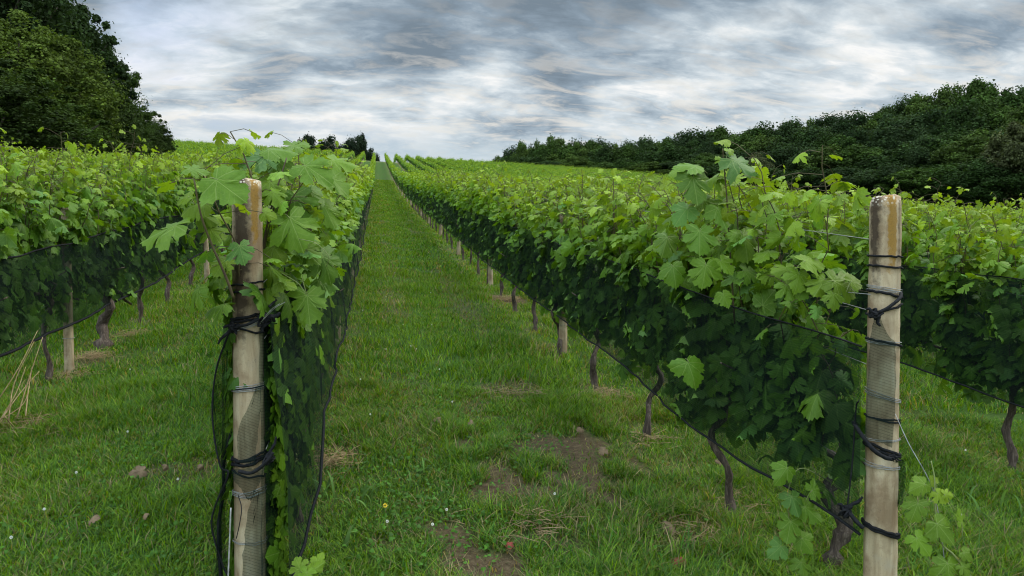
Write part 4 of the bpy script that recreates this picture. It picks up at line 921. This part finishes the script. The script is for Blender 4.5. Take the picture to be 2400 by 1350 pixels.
for px, py in [(908, 1268), (1014, 1271), (868, 995), (963, 822), (976, 830), (1012, 770), (905, 700), (1047, 1230), (945, 770), (905, 830), (1030, 880), (925, 640), (1010, 690), (300, 1040), (305, 880), (665, 900), (418, 1162), (1616, 905), (2262, 1078), (1300, 1190), (1612, 950), (850, 735), (845, 905), (1060, 960), (2250, 1240), (640, 1110), (180, 1140), (28, 1305), (105, 1235), (980, 720)]:
    flower(px, py, FLW, 'tiny white clover flower in the grass', 'tiny white clover flowers')

# ------------------------------------------------------------------ trees
def gen_tree(seed, H, Rr, nclump, per, leaf, tcol, trunk_h=.35, ragged=False, nz_=.9):
    r = np.random.default_rng(seed); C = []; a = Acc(); tk = Acc()
    h0 = H*trunk_h; cz = (H+h0)/2; hz_ = (H-h0)/2
    while len(C) < nclump:
        v = r.normal(size=3); v = v/np.linalg.norm(v)*r.random()**.28
        p = np.array([v[0]*Rr, v[1]*Rr, cz+v[2]*hz_])
        f = 1-.30*max(0, v[2])**2 if v[2] > 0 else 1
        p[:2] *= f; C.append((p, Rr*r.uniform(.20, .42)) if not ragged or r.random() < (.45 if leaf < .2 else .7) else (p*np.array([1, 1, 1])+np.array([v[0]*Rr, v[1]*Rr, v[2]*hz_])*(.30 if leaf < .2 else .06)*r.random(), Rr*(r.uniform(.06, .15) if leaf < .2 else r.uniform(.16, .26))))
    P, N, S, K = [], [], [], []
    for p, cr in C:
        n = int(per*r.uniform(.7, 1.3)); v = norm(r.normal(size=(n, 3))); rad = cr*(.45+.6*r.random((n, 1))**.6)*(1+.65*(r.random((n, 1)) < .16)*r.random((n, 1)))
        v2 = v*np.array([1, 1, .85]); P.append(p+v2*rad); N.append(v*.8+np.array([0, 0, nz_])+r.normal(0, .5, (n, 3))); S.append(leaf*r.uniform(.6, 1.3, n))
        shade = r.uniform(.7, 1.35); K.append(np.repeat([[shade]], n, 0)*(.8+.4*r.random((n, 1))))
    P = np.concatenate(P); N = np.concatenate(N); S = np.concatenate(S); K = np.concatenate(K)
    T_ = r.normal(0, 1, P.shape)*np.array([1, 1, .5])+np.array([0, 0, -.4])
    col_ = np.array(tcol)*K; leaves(a, T3, P, N, T_, S, col_, r=r, curl=1.2)
    tr = Rr*.055+.08
    tk.add(*tube(spline([[0, 0, -.6], [Rr*.03, 0, h0], [-Rr*.05, Rr*.04, cz], [0, 0, H*.88]], 14), np.linspace(tr, tr*.2, 14), 8, .1))
    for k in range(14):
        p, cr = C[r.integers(len(C))]; s = np.array([0, 0, h0+(p[2]-h0)*.5*r.random()]); m = (s+p)/2+np.array([0, 0, -.06*H*r.random()])
        tk.add(*tube(spline([s, m, p], 8), np.linspace(tr*.4, tr*.08, 8), 5, .1))
    return a.mesh('crown', M['tree_leaf']), tk.mesh('trunk', M['tree_bark'])
DK = (.020, .040, .013); DK2 = (.030, .058, .016)
TN = [gen_tree(400+v, 10, 3.2, 190, 230, .15, [(.018, .034, .010), (.036, .062, .012), (.028, .046, .011), (.060, .088, .015)][v], .12, ragged=True, nz_=.5) for v in range(4)]
TF = [gen_tree(500+v, 10, 3.4, 75, 230, .27, [(.020, .040, .010), (.026, .052, .011), (.034, .064, .012), (.017, .033, .011), (.042, .070, .014), (.026, .046, .016)][v], .15, ragged=(v % 2 == 0), nz_=.5) for v in range(6)]
TB = gen_tree(600, 10, 3.4, 60, 230, .3, (.058, .068, .028), .15, nz_=.5)
TS = [gen_tree(610+v, 10, 4.2, 40, 260, .35, (.016, .028, .014), .2) for v in range(3)]
def place_tree(px, py, d, Rm, pair, label, group, nat, natR, name='deciduous_tree', cat='tree'):
    p = at(px, py, d); g = float(gz(p[0], p[1])); H = max(p[2]-g, 1.5)
    root = empty(name, (p[0], p[1], g-.2), rnd.uniform(0, 6.28)); root.scale = (Rm/natR, Rm/natR, (H+.2)/nat)
    tag(root, label, cat, group); link('crown', pair[0], root); link('trunk', pair[1], root)
GL = 'dark trees at the left edge of the vineyard'
for k, (px, py, d, Rm, v, lab) in enumerate([(-60, -190, 44, 4.6, 0, 'tallest black-green tree cut by the top left corner'), (85, -60, 50, 4.2, 0, 'very dark tall tree with spiky twigs against the sky, behind the lighter left tree'), (185, 45, 56, 3.0, 0, 'dark tree with ragged right edge, stepping down from the tallest trees'),
        (238, 118, 60, 2.7, 1, 'loose-crowned tree whose right edge bulges furthest into the sky'), (298, 235, 68, 2.2, 1, 'smaller tree below the bulging tree on the left slope'), (358, 275, 76, 1.7, 2, 'rightmost small dark tree of the left tree group'),
        (15, 55, 38, 3.6, 3, 'lighter mid-green broad tree in front, at left edge'), (130, 95, 43, 3.2, 3, 'mid-green tree in front, right of the lighter edge tree'), (215, 190, 50, 2.7, 2, 'dense green tree in the middle of the left tree group'), (70, 190, 36, 3.0, 1, 'low dark tree with vertical stems just above the vines at far left'),
        (275, 268, 57, 2.2, 1, 'bushy low tree above the vines under the ragged tree'), (330, 300, 66, 1.9, 2, 'low bush-like tree beside the rightmost tree'), (-50, 160, 33, 3.4, 2, 'dark tree filling the left edge above the vines'), (180, 262, 45, 2.2, 0, 'small shadowy tree with bare leaning branch in front of the left group'),
        (372, 318, 80, 1.5, 0, 'smallest round bush at the right end of the left group'), (130, 275, 39, 2.1, 2, 'low rounded tree at left just above the vine tops')]):
    place_tree(px, py, d, Rm, TN[v], lab, GL, 10, 3.2)
sil_x = [1150, 1200, 1270, 1330, 1400, 1500, 1580, 1650, 1760, 1830, 1940, 2050, 2120, 2200, 2270, 2340, 2400, 2600]
sil_y = [378, 358, 338, 335, 346, 346, 334, 318, 300, 290, 268, 262, 240, 210, 195, 205, 207, 190]
dpx = [1150, 1400, 1700, 2000, 2400, 2600]; dd_ = [188, 178, 150, 125, 105, 100]
fr2 = random.Random(3)
for layer, (fac, drop, step, Rm) in enumerate([(1.22, 0, 46, 5.4), (1.12, .16, 50, 5.2), (1.02, .40, 52, 5.0), (.93, .66, 60, 4.4)]):
    px = 1172+layer*13
    while px < 2560:
        d = float(np.interp(px, dpx, dd_))*fac; s = float(np.interp(px, sil_x, sil_y)); b = float(np.interp(px, [1150, 1500, 2000, 2400], [385, 420, 462, 480]))
        py = s+(b-s)*drop+fr2.uniform(-9, 9)*(1 if layer else .7)+4-(13 if 1200 < px < 1700 and layer < 2 else 0)
        rr = Rm*fr2.uniform(.75, 1.25)*(.80 if px < 1300 else .88 if px < 1600 else .92)
        pos = ['on the skyline', 'just under the skyline', 'halfway down', 'lowest, at the vineyard edge'][layer]
        seg = 'far end' if px < 1450 else ('middle' if px < 1950 else 'near end')
        lab = 'dark leafy tree %s of the right-hand wood, %s' % (pos, seg); gp = 'trees %s of the wood, %s' % (pos, seg)
        place_tree(px, py, d*fr2.uniform(.97, 1.03), rr, TF[fr2.randrange(6)], lab, gp, 10, 3.4); px += step*fr2.uniform(.7, 1.2)*(.72 if px < 1700 else 1)
place_tree(1778, 362, 138, 2.6, TB, 'small tree with cream blossom at the foot of the wood, left of centre', 'pale blossoming trees in the wood', 10, 3.4)
place_tree(2385, 290, 98, 3.6, TB, 'pale blossoming tree at the right edge of the wood', 'pale blossoming trees in the wood', 10, 3.4)
for px, py, d, Rm, v, lab in [(720, 320, 186, 3.0, 0, 'leftmost round bush-like tree on the crest'), (772, 323, 188, 3.6, 1, 'second round-topped tree on the crest, wider and lower'), (828, 318, 184, 3.0, 2, 'tallest ragged tree on the crest'), (848, 319, 186, 1.8, 0, 'slim tree touching the tallest crest tree'), (868, 350, 182, 2.2, 1, 'small dark bush at the end of the lane on the crest')]:
    place_tree(px, py, d, Rm, TS[v], lab, 'small dark trees on the crest beyond the lane', 10, 4.2)
